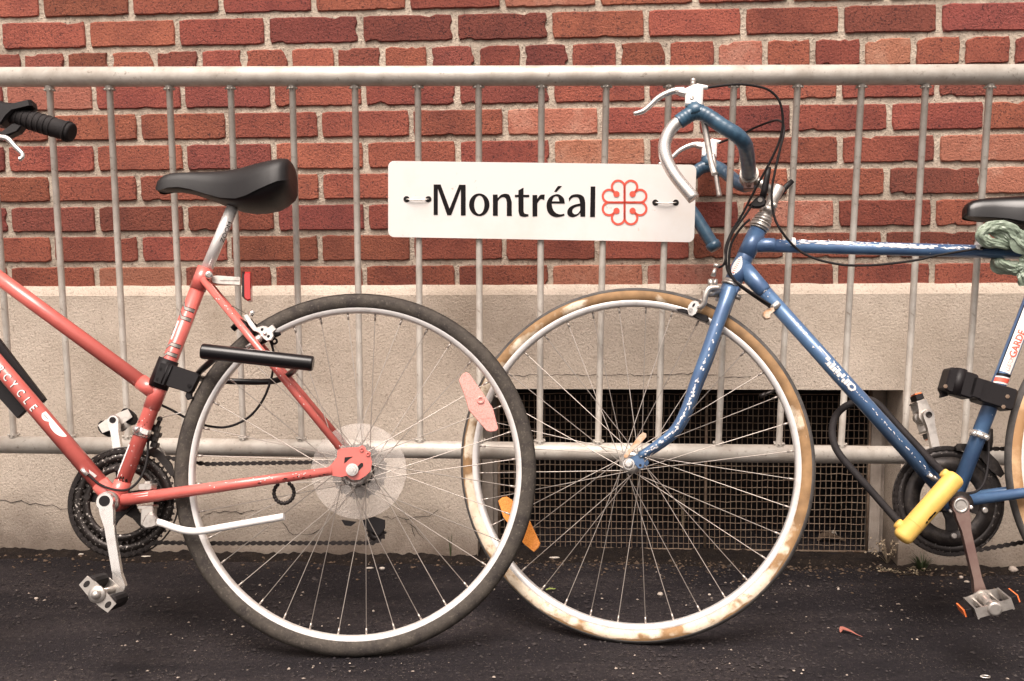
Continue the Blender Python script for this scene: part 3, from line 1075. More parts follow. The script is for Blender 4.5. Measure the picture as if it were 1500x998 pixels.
def ring_shape(mb, pl, c, r0, r1, off, th, seg=72, wob=0):
    mb.lathe([(r0, off - th / 2), (r1, off - th / 2), (r1, off + th / 2), (r0, off + th / 2)], c, pl.e1, pl.e2, pl.n, seg)
def teeth(mb, pl, c, r, off, k, h=.0045, wd=.0022, th=.003):
    for i in range(k):
        a = 2 * math.pi * i / k
        d = pl.e1 * math.cos(a) + pl.e2 * math.sin(a)
        t = -pl.e1 * math.sin(a) + pl.e2 * math.cos(a)
        mb.prism([c + d * (r - .001) + t * wd * 1.6 + pl.n * off, c + d * (r + h) + t * wd * .6 + pl.n * off, c + d * (r + h) - t * wd * .6 + pl.n * off, c + d * (r - .001) - t * wd * 1.6 + pl.n * off], pl.n, th, centre=True)
def chain_path(mb, pts, n, pitch=.0127, closed=False):
    """roller chain: alternating plates and pins along a polyline"""
    P = [V(p) for p in pts]
    acc, out = 0.0, []
    for a, b in zip(P, P[1:]):
        L_ = (b - a).length
        d = (b - a) / L_
        while acc < L_:
            out.append(a + d * acc)
            acc += pitch
        acc -= L_
    for i, (a, b) in enumerate(zip(out, out[1:])):
        d = (b - a).normalized()
        u = n.cross(d).normalized()
        wd = .0036 if i % 2 else .0028
        for s_ in (1, -1):
            o = n * s_ * wd
            mb.prism([a - d * .0040 + u * .0018 + o, a - d * .0016 + u * .0043 + o, a + d * .0018 + u * .0042 + o, (a + b) / 2 + u * .0019 + o, b - d * .0018 + u * .0042 + o, b + d * .0016 + u * .0043 + o, b + d * .0040 + u * .0018 + o, b + d * .0040 - u * .0018 + o, b + d * .0016 - u * .0043 + o, b - d * .0018 - u * .0042 + o, (a + b) / 2 - u * .0019 + o, a + d * .0018 - u * .0042 + o, a - d * .0016 - u * .0043 + o, a - d * .0040 - u * .0018 + o], n * s_, .0010, centre=True)
        mb.cyl(a - n * .0050, a + n * .0050, .0022, 8)
def crank_arm(mb, A, B, n, wa=.0135, wb=.010, th=.013):
    d = (B - A).normalized()
    u = n.cross(d).normalized()
    poly = []
    for k in range(9):
        a = R(-90 + 180 * k / 8)
        poly.append(B + d * (wb * math.cos(a)) + u * (wb * math.sin(a)))
    w2 = .0078
    poly += [B - d * .022 + u * w2, A + d * .045 + u * (w2 + .001), A + d * .02 + u * (wa * .86)]
    for k in range(11):
        a = R(55 + 250 * k / 10)
        poly.append(A + d * (wa * 1.08 * math.cos(a)) + u * (wa * 1.08 * math.sin(a)))
    poly += [A + d * .02 - u * (wa * .86), A + d * .045 - u * (w2 + .001), B - d * .022 - u * w2]
    mb.prism(poly, n, th, bev=.0022)
def clampband(mb, A, d, r, wd, n):
    mb.tube([A - d * wd / 2, A + d * wd / 2], r, 20)
    s_ = (n.cross(d)).normalized()

def chips(name, tw, parent, spots, m='chip'):
    mb = MB()
    for x0, x1, y0, y1, cnt, sx, sy in spots:
        for _ in range(cnt):
            tw.blob(mb, random.uniform(x0, x1) , random.uniform(y0, y1), sx * random.uniform(.4, 1.4), sy * random.uniform(.4, 1.3))
    mb.build(name, M[m], parent, kind='stuff')

# ================================================================ RED BICYCLE
rb = thing('city_bicycle', LP.at(-.5, -.342), 'salmon red bicycle with a black saddle and clear spoke disc, facing left', 'bicycle')
h = LP.hit
n_ = LP.n
rearc = LP.p
make_wheel('rear_wheel', rb, LP, rearc, .3178, .0124, .3265, .0165, .35)
fcen = LP.at(-1.03, 0)
make_wheel('front_wheel', rb, LP, fcen, .3178, .0124, .3265, .0165, .1)
BB = h(169, 734.5)
ST_top = h(301.5, 393)
def meet(P0, P1, Q0, Q1):
    a0, a1, b0, b1 = LP.ab(P0), LP.ab(P1), LP.ab(Q0), LP.ab(Q1)
    dx, dy, ex, ey = a1[0] - a0[0], a1[1] - a0[1], b1[0] - b0[0], b1[1] - b0[1]
    t = ((b0[0] - a0[0]) * ey - (b0[1] - a0[1]) * ex) / (dx * ey - dy * ex)
    return LP.at(a0[0] + t * dx, a0[1] + t * dy)
axu = (LP.e1 * math.sin(R(18)) + LP.e2 * math.cos(R(18)))
axp = (LP.e1 * math.cos(R(18)) - LP.e2 * math.sin(R(18)))
S0 = fcen + axp * .047
S1 = S0 + axu
TT0, TT1 = h(222, 571), h(0, 408.5)
DT1 = h(0, 537)
HTt, HTb = meet(TT0, TT1, S0, S1), meet(BB, DT1, S0, S1)
fr = empty('frame', BB, rb)
def tubepart(name, pts, rad, m, parent, seg=18, **k):
    mb = MB()
    mb.tube(pts, rad, seg, **k)
    return mb.build(name, M[m], parent)
tubepart('seat_tube', [BB, ST_top], .0145, 'red', fr)
tubepart('top_tube', [TT0, HTt], .0142, 'red', fr)
tubepart('down_tube', [BB, HTb], .0155, 'red', fr)
mb = MB()
lo_, hi_ = (HTb, HTt) if HTb.z < HTt.z else (HTt, HTb)
mb.tube([lo_ - axu * .03, hi_ + axu * .03], .0172, 18)
mb.build('head_tube', M['red'], fr)
# lugs
std = (ST_top - BB).normalized()
L1 = meet(TT0, TT1, BB, ST_top)
mb = MB()
mb.tube([L1 - std * .030, L1 + std * .032], .0158, 20)
ttd = (TT1 - TT0).normalized()
mb.tube([L1, L1 + ttd * .040], .0155, 20)
mb.tube([ST_top - std * .045, ST_top], .0157, 20)
mb.tube([BB - n_ * .034, BB + n_ * .034], .0200, 24)
dtd = (DT1 - BB).normalized()
mb.tube([BB, BB + dtd * .045], .0168, 18)
mb.tube([BB, BB + std * .040], .0158, 18)
mb.build_each('lug', M['red'], fr)
# stays and dropouts
for s_ in (1, -1):
    o = .030 * s_
    C0 = h(180, 733, .026) if s_ > 0 else h(180, 733) - n_ * .026
    C1 = h(487, 690, .060) if s_ > 0 else h(487, 690, .060) - n_ * .120
    C2 = C1 + (C0 - C1) * .45
    tubepart('chain_stay', [C0, C2 + n_ * 0, C1], [.0115, .0098, .0078], 'red', fr)
    D0 = h(297, 409, .017) if s_ > 0 else h(297, 409, .017) - n_ * .034
    D1 = h(498, 656, .060) if s_ > 0 else h(498, 656, .060) - n_ * .120
    tubepart('seat_stay', [D0, D1], [.0072, .0070], 'red', fr)
    pts = [(478, 687), (486, 680), (494, 670), (495, 657), (506, 656), (526, 655), (531, 652.5), (535, 655), (537, 660), (543, 663), (543, 668), (545, 677), (543, 690), (536, 697), (526, 703), (516, 703), (508, 697), (500, 699), (487, 697)]
    P_ = [h(x, y, .061) - (n_ * .122 if s_ < 0 else V()) for x, y in pts]
    mb = MB()
    mb.prism(P_, n_, .005, centre=True)
    mb.build('dropout', M['red'], fr)
    if s_ > 0:
        mb = MB()
        tri = [(504, 679), (505, 670), (517, 669), (511, 673), (507, 677)]
        mb.prism([h(x, y, .0642) for x, y in tri], n_, .0004)
        sl = [(523, 684), (529, 678), (532, 679), (532, 683), (525, 690)]
        mb.prism([h(x, y, .0642) for x, y in sl], n_, .0004)
        mb.build_each('dropout_slot', M['dark'], fr)
        mb = MB()
        for x, y in ((530, 659), (539, 665.5)):
            mb.lathe([(.0022, 0), (.0040, 0), (.0040, .0022), (.0022, .0022)], h(x, y, .0638), LP.e1, LP.e2, n_, 14)
        mb.build_each('eyelet', M['red'], fr)
mb = MB()
axle = h(516, 688, .066)
mb.tube([axle, axle + n_ * .003], .0115, 20)
mb.tube([axle + n_ * .003, axle + n_ * .010], .0092, 6)
mb.tube([axle + n_ * .010, axle + n_ * .014], .0045, 12)
mb.tube([axle - n_ * .145, axle - n_ * .132], .0092, 6)
mb.build_each('axle_nut', M['chrome'], rb)
# spoke protector and freewheel
mb = MB()
mb.lathe([(.030, -.0345), (.030, -.036), (.060, -.0385), (.091, -.0370), (.0925, -.0355), (.091, -.0345), (.060, -.0365)], rearc, LP.e1, LP.e2, n_, 72)
mb.build('spoke_protector', M['clear'], rb)
mb = MB()
for k, rr in enumerate((.052, .046, .040, .034, .030)):
    ring_shape(mb, LP, rearc, .016, rr, -.040 - .0045 * k, .002, 48)
    teeth(mb, LP, rearc, rr, -.040 - .0045 * k, int(rr * 490), h=.0035, th=.002)
mb.build('freewheel', M['ring'], rb)
mb = MB()
mb.lathe([(.017, .036), (.028, .036), (.028, .040), (.017, .040)], rearc, LP.e1, LP.e2, n_, 36)
for i in range(12):
    a = 2 * math.pi * i / 12
    cc = rearc + (LP.e1 * math.cos(a) + LP.e2 * math.sin(a)) * .0225 + n_ * .041
    mb.lathe([(.0030, 0), (.0048, 0), (.0048, .0012), (.0030, .0012)], cc, LP.e1, LP.e2, n_, 10)
mb.build('hub_flange', M['alloy'], rb)
# derailleur, chain, chainrings
mb = MB()
Dj1, Dj2 = h(527, 765, -.045), h(551, 781, -.045)
mb.prism([h(500, 762, -.040), h(522, 765, -.040), h(514, 771, -.040), h(505, 770, -.040)], n_, .012)
mb.prism([h(531, 762, -.038), h(548, 757, -.038), h(564, 762, -.038), h(564, 774, -.038), h(556, 785, -.038), h(541, 778, -.038), h(532, 770, -.038)], n_, .006, bev=.001)
mb.build_each('rear_derailleur', M['black'], rb)
mb = MB()
ring_shape(mb, LP, Dj2, .003, .016, -.004, .003, 24)
teeth(mb, LP, Dj2, .016, -.004, 11, h=.004, th=.003)
mb.build('jockey_wheel', M['chain'], rb)
CRo = -.043
CC = h(180.5, 736, CRo) - n_ * CRo            # chainring axis measured on its own plane
cx_ = CC + n_ * CRo
mb = MB()
ring_shape(mb, LP, CC, .078, .0965, CRo, .003, 84)
teeth(mb, LP, CC, .0965, CRo, 52, th=.0026)
ring_shape(mb, LP, CC, .060, .0735, CRo + .007, .0026, 72)
teeth(mb, LP, CC, .0735, CRo + .007, 40, h=.004, th=.0024)
mb.build('chainring', M['speck'], rb)
mb = MB()
mb.lathe([(.1030, CRo - .004), (.1060, CRo - .004), (.1062, CRo - .0025), (.1030, CRo - .002)], CC, LP.e1, LP.e2, n_, 96)
ring_shape(mb, LP, CC, .066, .080, CRo - .003, .003, 72)
for i in range(5):
    a = 2 * math.pi * i / 5 + .45
    d = LP.e1 * math.cos(a) + LP.e2 * math.sin(a)
    t = -LP.e1 * math.sin(a) + LP.e2 * math.cos(a)
    oo = n_ * (CRo - .001)
    mb.prism([CC + d * .012 + t * .016 + oo, CC + d * .035 + t * .0085 + oo, CC + d * .070 + t * .0095 + oo, CC + d * .070 - t * .0095 + oo, CC + d * .035 - t * .0085 + oo, CC + d * .012 - t * .016 + oo], n_, .006, bev=.001)
    mb.cyl(CC + d * .066 + n_ * (CRo - .002), CC + d * .066 + n_ * (CRo + .011), .0055, 12)
mb.cyl(CC + n_ * (CRo - .006), CC + n_ * (CRo + .012), .022, 24)
mb.build('chainring_spider', M['ring'], rb)
mb = MB()
pts = []
for k in range(37):
    a = R(62 + 5 * 1.0 * k * 1.05 * 236 / 189)
    a = R(85 + k * 6.2)
    pts.append(CC + (LP.e1 * math.cos(a) + LP.e2 * math.sin(a)) * .0985 + n_ * CRo)
chain_pts = [h(478, 677, CRo - .005), h(300, 680, CRo)] + pts + [h(330, 796, CRo), Dj2 - LP.e2 * .019 + n_ * -.004, Dj2 + LP.e1 * .018]
chain_path(mb, chain_pts, n_)
mb.build('chain', M['chain'], rb)
# loose loop of chain-like strap below the chain stay
mb = MB()
LC = h(416, 722, .03)
pts = [LC + (LP.e1 * math.cos(R(a)) * .0185 + LP.e2 * math.sin(R(a)) * .0195) for a in range(130, 420, 18)]
for i, p in enumerate(pts):
    mb.sphere(p, .0042, seg=8)
mb.tube(pts, .0030, 8, smooth=2)
mb.build('strap_loop', M['chain'], rb)
# cranks and pedals
ca = h(153, 734, .066)
cb = h(174, 861, .070)
mb = MB()
crank_arm(mb, ca, cb, n_, wa=.0145, wb=.0115)
mb.build('crank_arm', M['chrome'], rb)
mb = MB()
mb.cyl(ca - n_ * .004, ca + n_ * .0012, .0098, 22)
mb.build('crank_cap', M['black'], rb)
mb = MB()
c1 = BB + n_ * .036
mb.lathe([(.004, 0), (.0205, 0), (.0195, .008), (.014, .010), (.014, .016), (.004, .016)], c1, LP.e1, LP.e2, n_, 30)
mb.build('bottom_bracket_cup', M['alloy'], rb)
cfar = CC + n_ * (CRo - .006)
fb = h(165, 615.5, -.058)
mb = MB()
crank_arm(mb, cfar, fb, n_, wa=.0135, wb=.0110)
mb.build('crank_arm', M['chrome'], rb)
mb = MB()
mb.cyl(fb - n_ * .003, fb + n_ * .0014, .0062, 18)
mb.build('pedal_eye', M['black'], rb)
def block_pedal(parent, eye, cage_c, n, tiltdir, spin, sgn, m1='alloy'):
    """rubber block pedal: two end plates, two rubber blocks, spindle"""
    d = (cage_c - eye).normalized()
    u = (tiltdir - d * tiltdir.dot(d)).normalized()
    v = d.cross(u)
    pr = MB()
    pd = empty('pedal', cage_c, parent)
    pr.cyl(eye, cage_c + d * .002, .0065, 14)
    pr.sphere(cage_c + d * .003, .0085, seg=12)
    pr.lathe([(.002, .001), (.0150, .001), (.0145, .004), (.002, .004)], cage_c - d * .002, u, v, d, 26)
    pr.build('pedal_spindle', M[m1], pd)
    L_ = (cage_c - eye).length
    pl_ = MB()
    for o, s2 in ((-.003, 1), (-L_ + .016, .9)):
        q = []
        for (x, y) in ((-.035, -.010), (-.035, .010), (-.016, .0125), (.016, .0125), (.035, .010), (.035, -.010), (.016, -.0125), (-.016, -.0125)):
            q.append(cage_c + d * o + u * x * s2 + v * y * s2)
        pl_.prism(q, d, .0025, centre=True)
    pl_.build_each('pedal_plate', M[m1], pd)
    sl = MB()
    for x in (-.026, .026):
        q = [cage_c - d * .0012 + u * (x + .0045 * math.cos(R(a))) + v * (.0068 * math.sin(R(a))) for a in range(0, 360, 30)]
        sl.prism(q, d, .0006)
    sl.build_each('pedal_slot', M['dark'], pd)
    rbk = MB()
    for x in (-.024, .024):
        q = []
        for a in range(0, 360, 30):
            q.append(cage_c - d * .006 + u * (x + .012 * math.cos(R(a))) + v * (.0155 * math.sin(R(a))))
        rbk.prism(q, d, L_ - .026, bev=.002)
    rbk.build_each('rubber_block', M['rubber'], pd)
    return pd
peye = h(170, 862, .070)
block_pedal(rb, peye, h(142, 871, .150), n_, h(160, 885, .15) - h(128, 855, .15), 0, 1)
block_pedal(rb, fb - n_ * .006, h(177, 622, -.140), n_, h(188, 612, -.15) - h(150, 634, -.15), 0, -1)
# seat post, saddle
sp0, sp1 = h(303.5, 392), h(344, 296)
mb = MB()
mb.tube([sp0 - (sp1 - sp0) * .1, sp1], .0114, 18)
mb.build('seat_post', M['rim'], rb)
tw = Tubewrap(sp0, sp1, .0114, (0, -1, 0))
vs, fs = text_flat('ZOOM', .019)
mb = MB()
mb.add([tw.pt(.055 + x * .75, y * .75 - .0155) for x, y in vs], fs, False)
mb.build('lettering', M['ink'], rb)
def saddle(parent, pl, top, skirt, base, width, cover, zx):
    """cover and hull from three side profiles and a half-width list, all sampled at the same x"""
    cov, hull = MB(), MB()
    K = 14
    vs, vs2 = [], []
    for x, yt, ys, yb, wd in zip(top[0], top[1], skirt, base, width):
        Pt, Ps, Pb = (pl.hit(*zx(x, y)) for y in (yt, ys, yb))
        # the skirt is seen at its near side: bring that profile back to the mid plane
        Ps = pl.hit(*zx(x, ys), wd) - pl.n * wd
        hgt = (Pt - Ps).dot(pl.e2)
        for k in range(K + 1):
            a = math.pi * k / K
            cxx = math.cos(a)
            sxx = math.sin(a) ** .55
            vs.append(Ps + pl.n * (wd * math.copysign(abs(cxx) ** .8, cxx)) + pl.e2 * (hgt * sxx))
        hb = (Ps - Pb).dot(pl.e2)
        for k in range(K + 1):
            a = math.pi * k / K
            vs2.append(Ps + pl.n * (wd * .94 * math.cos(a)) - pl.e2 * (hb * math.sin(a) - .002))
    m_ = len(top[0])
    f = [[i * (K + 1) + k, i * (K + 1) + k + 1, (i + 1) * (K + 1) + k + 1, (i + 1) * (K + 1) + k] for i in range(m_ - 1) for k in range(K)]
    caps = [list(range(K + 1)), [(m_ - 1) * (K + 1) + k for k in reversed(range(K + 1))]]
    cov.add(vs, f + caps)
    hull.add(vs2, f + caps)
    s_ = empty('saddle', sum(vs, V()) / len(vs), parent)
    cov.build('saddle_cover', M[cover], s_)
    hull.build('saddle_base', M['black'], s_)
    return s_
zx6 = lambda x, y: (220 + x / 6.818, 230 + y / 6.818)
saddle(rb, LP,
       ([52, 62, 85, 120, 180, 280, 400, 550, 700, 850, 950, 1060, 1180, 1270, 1340, 1375, 1392], [300, 245, 215, 190, 170, 162, 160, 158, 152, 135, 112, 90, 70, 58, 58, 80, 130]),
       [320, 335, 335, 322, 305, 300, 322, 368, 408, 415, 385, 330, 275, 240, 232, 232, 225],
       [330, 346, 350, 352, 352, 358, 378, 425, 490, 545, 560, 558, 535, 485, 425, 375, 330],
       [.006, .013, .016, .0185, .020, .021, .023, .028, .036, .050, .060, .069, .074, .074, .068, .056, .035], 'leather', zx6)
mb = MB()
mb.box(h(357, 298, .018), LP.e1 * .022, LP.e2 * .0065, n_ * .004, bev=.002)
mb.box(h(357, 298, -.018), LP.e1 * .022, LP.e2 * .0065, n_ * .004, bev=.002)
mb.cyl(h(352, 297, .024), h(352, 297, -.024), .006, 12)
mb.tube([h(300, 283, .02), h(340, 296, .022), h(375, 296, .024), h(405, 282, .03)], .0035, 8)
mb.tube([h(300, 283, .02) - n_ * .04, h(340, 296, .022) - n_ * .044, h(375, 296, .024) - n_ * .048, h(405, 282, .03) - n_ * .06], .0035, 8)
mb.build('saddle_clamp', M['chain'], rb)
# reflector behind the seat cluster
mb = MB()
mb.prism([h(x, y, .006) for x, y in ((309, 409), (312, 404), (320, 403.5), (352, 406), (352, 417.5), (318, 416), (311, 414))], n_, .012, bev=.001)
mb.prism([h(x, y, .0075) for x, y in ((322, 409.5), (350, 410), (350, 411), (322, 411))], n_, .0012)
mb.build('reflector_bracket', M['alloy'], rb)
mb = MB()
mb.rounded(h(306, 403, .012), h(306, 403, .030), .0075, .004, 14)
mb.build('seat_bolt', M['chrome'], rb)
mb = MB()
mb.prism([h(x, y, .034) for x, y in ((358.5, 398), (366.5, 398), (367, 440), (362, 441), (357.5, 437), (357, 402))], n_, .022, bev=.003)
mb.build('rear_reflector', M['reflector_red'], rb)
mb = MB()
mb.prism([h(x, y, .033) for x, y in ((354.5, 401), (357.5, 397.5), (357.5, 438), (354, 434))], n_, .020, bev=.002)
mb.build('reflector_back', M['black'], rb)
# lock bracket on the seat tube
mb = MB()
A_, B_ = h(247.5, 527), h(231, 568)
mb.tube([A_, B_], .0195, 18)
dd = (B_ - A_).normalized()
mb.box((h(238, 548, .021)), (std * .020), std.cross(n_) * .0105, n_ * .0035, bev=.002)
mb.prism([h(x, y, .022) for x, y in ((244, 530), (257, 536), (290, 547), (292, 551), (281, 573), (277, 576), (244, 566), (238, 560))], n_, .020, bev=.002)
mb.prism([h(x, y, .018) for x, y in ((273, 574), (281, 573), (280, 580), (283, 583), (274, 586), (271, 580))], n_, .010, bev=.001)
mb.build('lock_bracket', M['black'], rb)
mb = MB()
for x, y in ((277, 565), (236, 541), (231, 556)):
    mb.cyl(h(x, y, .022), h(x, y, .0250), .0035, 10)
for x0, y0, x1, y1 in ((252, 535, 240, 565), (247, 533, 236, 562)):
    mb.tube([h(x0, y0, .0235), h(x1, y1, .0235)], .002, 6)
mb.build_each('bracket_screw', M['black'], rb)
# front derailleur
mb = MB()
A_, B_ = h(210.5, 627), h(206, 639)
mb.tube([A_, B_], .0168, 20)
mb.rounded(h(197, 627, .012), h(203, 630, .021), .006, .003)
mb.box(h(213, 633, .016), std.cross(n_) * .007, std * .005, n_ * .004, bev=.002)
mb.build('derailleur_clamp', M['chrome'], rb)
mb = MB()
mb.rounded(h(234, 614, -.028), h(234, 614, -.010), .0055, .002, 10)
mb.tube([h(234, 616, -.02), h(228, 630, -.02)], .0040, 8)
for x, y, a_, b_ in ((228, 628, .0075, .0070), (231, 637, .0060, .0050), (224, 642, .0090, .0065), (227, 652, .0065, .0055)):
    mb.box(h(x, y, -.022), std.cross(n_) * a_, std * b_, n_ * .009, bev=.002)
mb.cyl(h(226, 643, -.014), h(226, 643, -.010), .0040, 8)
mb.cyl(h(229, 628, -.014), h(229, 628, -.010), .0035, 8)
mb.prism([h(x, y, -.034) for x, y in ((214, 660), (226, 655), (238, 664), (250, 680), (256, 696), (250, 698), (240, 684), (228, 670))], n_, .003)
mb.prism([h(x, y, -.052) for x, y in ((214, 660), (226, 655), (238, 664), (252, 680), (256, 696), (250, 698), (240, 684), (228, 670))], n_, .003)
mb.build('front_derailleur', M['ring'], rb)
mb = MB()
mb.tube([h(228, 650, -.055), h(240, 663, -.056), (h(245, 676, -.056))], .0016, 6, smooth=3)
mb.tube([h(234, 613, -.01), h(255, 607, .0), h(275, 602, .0)], .0008, 5)
mb.build('gear_wire', M['alloy'], rb)
mb = MB()
mb.tube([h(123, 689, .016), h(130, 696, .017), h(145, 709, .019), h(165, 717, .024), h(185, 718, .026), h(200, 708, .022), h(211, 690, .012), h(216, 668, .004), h(217, 648, -.004), h(221, 636, -.01)], .0024, 8, smooth=6)
mb.build('gear_cable', M['rubber'], rb)
mb = MB()
mb.tube([h(120, 687, .0175), h(128, 696, .0175)], .0042, 10)
mb.prism([h(x, y, .0165) for x, y in ((130, 688), (137, 693), (142, 697), (139, 700), (131, 693))], n_, .001)
mb.build_each('cable_stop', M['chrome'], rb)
mb = MB()
mb.tube([h(228, 590, -.012), h(250, 600, -.016), h(272, 612, -.026), h(295, 622, -.035), h(330, 626, -.036), h(362, 613, -.030), h(384, 588, -.020), h(397, 556, -.010), h(401, 530, .002), h(400, 512, .006), h(396, 500, .010)], .0024, 8, smooth=6)
mb.build('brake_cable', M['rubber'], rb)
# rear brake caliper
zx7 = lambda x, y: (340 + x / 12.475, 440 + y / 12.475)
mb = MB()
mb.prism([h(*zx7(x, y), .030) for x, y in ((205, 270), (265, 250), (320, 330), (430, 500), (480, 485), (560, 460), (620, 470), (665, 505), (740, 445), (810, 530), (745, 590), (760, 660), (720, 730), (640, 750), (580, 710), (530, 640), (470, 590), (380, 555), (300, 450))], n_, .008, bev=.0015)
mb.prism([h(*zx7(x, y), -.022) for x, y in ((205, 270), (265, 250), (330, 380), (450, 480), (560, 460), (700, 560), (720, 700), (640, 750), (530, 640), (380, 555))], n_, .008, bev=.0015)
mb.tube([h(*zx7(430, 740), .024), h(*zx7(540, 665), .020)], .0075, 12)
mb.tube([h(*zx7(265, 870), .020), h(*zx7(430, 745), .020)], .0045, 10)
mb.tube([h(*zx7(330, 270), .012), h(*zx7(395, 195), .012)], .0052, 10)
mb.cyl(h(*zx7(275, 330), .028), h(*zx7(275, 330), -.028), .006, 12)
mb.sphere(h(*zx7(600, 610), .031), .0042, seg=8)
mb.build('rear_brake', M['chrome'], rb)
mb = MB()
for x, y in ((550, 535), (665, 660)):
    mb.cyl(h(*zx7(x, y), .0295), h(*zx7(x, y), .0305), .0030, 12)
mb.tube([h(*zx7(10, 530), -.02), h(*zx7(150, 400), -.018), h(*zx7(270, 480), .0), h(*zx7(300, 560), .004)], [.006, .008, .008, .006], 8)
mb.tube([h(*zx7(270, 500), .010), h(*zx7(400, 640), .014)], .007, 8)
mb.tube([h(*zx7(460, 790), .014), h(*zx7(760, 640), .016), h(*zx7(890, 610), .016)], [.006, .0065, .003], 10)
mb.lathe([(.0028, -.002), (.0066, -.002), (.0066, .002), (.0028, .002)], h(*zx7(775, 750), .010), LP.e1, LP.e2, n_, 20)
mb.tube([h(*zx7(320, 350), .012), h(*zx7(380, 430), .012), h(*zx7(430, 470), .012)], .004, 8)
mb.build('brake_pad', M['black'], rb)
mb = MB()
mb.tube([h(*zx7(290, 270), .014), h(*zx7(120, 170), .014), h(*zx7(20, 115), .012), h(*zx7(-20, 120), .012)], .0006, 5, smooth=3)
mb.build('brake_wire', M['chain'], rb)
# kickstand
mb = MB()
mb.box(h(216, 713, .012), LP.e1 * .013, LP.e2 * .006, n_ * .016, bev=.003)
mb.box(h(217, 708, .012), LP.e1 * .006, LP.e2 * .004, n_ * .006, bev=.002)
mb.box(h(217, 742.5, .012), LP.e1 * .0145, LP.e2 * .003, n_ * .018, bev=.002)
mb.box(h(218, 757, .020), LP.e1 * .0115, LP.e2 * .017, n_ * .012, bev=.004)
mb.prism([h(x, y, .040) for x, y in ((206, 770), (212, 756), (218, 751), (224, 753), (229, 760), (229, 771), (222, 774), (212, 775))], n_, .016, bev=.003)
mb.build_each('kickstand_mount', M['alloy'], rb)
mb = MB()
mb.tube([h(226, 764, .030), h(238, 767, .032), h(258, 774, .036), h(276, 778, .040), h(295, 778, .044), h(330, 772, .050), h(416, 757, .062)], .0066, 14, smooth=4)
mb.build('kickstand', M['white'], rb)
# decals on the red frame
tw = Tubewrap(BB, ST_top, .0145, (-.25, -1, .05))
def along(tw_, px, py, pl=LP):
    P_ = pl.hit(px, py)
    return (P_ - tw_.A).dot(tw_.d)
mb, mk = MB(), MB()
for px, py, sg in ((274, 453, 1), (268, 466, 1), (256, 506, -1), (250, 519, -1)):
    x = along(tw, px, py)
    for m_, g in ((mk, .0012), (mb, 0)):
        sh = 0 if m_ is mb else -.00018
        tw.r += sh
        tw.quad(m_, x - .0028 - g, x + .0028 + g, .003, -.018)
        tw.quad(m_, x - .0028 + .006 * sg * .0 + .007 * sg - g, x + .0028 + .007 * sg + g, .018, .009)
        tw.quad(m_, x - .0028 + .007 * sg - g, x + .0028 + .007 * sg + g, .009, .003, sk=-.007 * sg)
        tw.r -= sh
mb.build_each('stripe_decal', M['alloy'], rb, 3)
mk.build_each('stripe_border', M['black'], rb, 3)
mb = MB()
x = along(tw, 262, 486)
tw.quad(mb, x - .019, x + .019, .0035, .0090)
x0, x1 = along(tw, 177, 700), along(tw, 197, 653)
tw.quad(mb, x0, x1, .007, .0135)
mb.build('sticker', M['white'], rb)
mb = MB()
for k in range(5):
    tw.blob(mb, x + random.uniform(-.009, .009), .0105 + random.uniform(-.001, .002), .0025, .0018)
mb.build('sticker_print', M['ink'], rb)
tw = Tubewrap(HTb, BB, .0155, (.15, -1, .35))
ltr = {'E': (2.5, 527), 'R': (9, 540), 'C': (18, 551), 'Y': (28, 562), 'c': (38, 574), 'L': (47, 585.5), 'e': (56, 596)}
mb, ms = MB(), MB()
for chx, (px, py) in ltr.items():
    x = along(tw, px, py)
    vs, fs = text_flat(chx.upper(), .0215, 0, .0003)
    cxm = max(v[0] for v in vs) / 2
    tw.r -= .00015
    ms.add([tw.pt(x + (a - cxm) * .72 + .0010, b * 1.0 - .0085 + .0012) for a, b in vs], fs, False)
    tw.r += .00015
    mb.add([tw.pt(x + (a - cxm) * .72, b * 1.0 - .0085) for a, b in vs], fs, False)
for i, chx in enumerate('PUS'):
    vs, fs = text_flat(chx, .0205)
    x = along(tw, 2.5, 527) - .018 * (i + 1)
    mb.add([tw.pt(x + a * .72 - .005, b - .0085) for a, b in vs], fs, False)
mb.build('lettering', M['white'], rb)
ms.build('lettering_shadow', M['ink'], rb)
mb = MB()
for (x0, y0, x1, y1) in ((69, 604, 79, 618), (76, 618, 100, 640)):
    a, b = along(tw, x0, y0), along(tw, x1, y1)
    k = 10
    rows = [[tw.pt(a + (b - a) * i / k, .0125 - .0135 * (q / 5) * math.sqrt(max(0, 1 - ((i / k - .45) / .56) ** 2))) for i in range(k + 1)] for q in range(6)]
    mb.add([p for r_ in rows for p in r_], [[q * (k + 1) + i, q * (k + 1) + i + 1, (q + 1) * (k + 1) + i + 1, (q + 1) * (k + 1) + i] for q in range(5) for i in range(k)])
mb.build('sticker', M['white'], rb)
mb = MB()
tw.r += .0003
x = along(tw, 72, 606)
for k in range(4):
    tw.quad(mb, x + .0030 * k, x + .0030 * k + .0011, .004, .0075)
    tw.quad(mb, x + .0030 * k, x + .0030 * k + .0024, .0055, .0064)
mb.build('sticker_print', M['emblem'], rb)
tw = Tubewrap(h(180, 733, .026), h(487, 690, .06), .0108, (0, -1, .8))
mb = MB()
tw.quad(mb, .018, .052, -.003, .003)
mb.build('sticker', M['white'], rb)
tw = Tubewrap(BB, ST_top, .0146, (-.2, -1, .1))
chips('paint_chips', tw, rb, [(.02, .16, -.012, .004, 12, .0014, .0010), (.16, .26, -.010, -.002, 5, .001, .0008)], 'white')
chips('grime', tw, rb, [(.012, .05, -.016, .014, 26, .0035, .0022), (.125, .16, -.014, .012, 10, .002, .0012)], 'earth')
tw = Tubewrap(h(180, 733, .026), h(487, 690, .06), .0100, (0, -1, .3))
chips('paint_chips', tw, rb, [(.02, tw.L, -.003, .006, 26, .0016, .0009)], 'white')
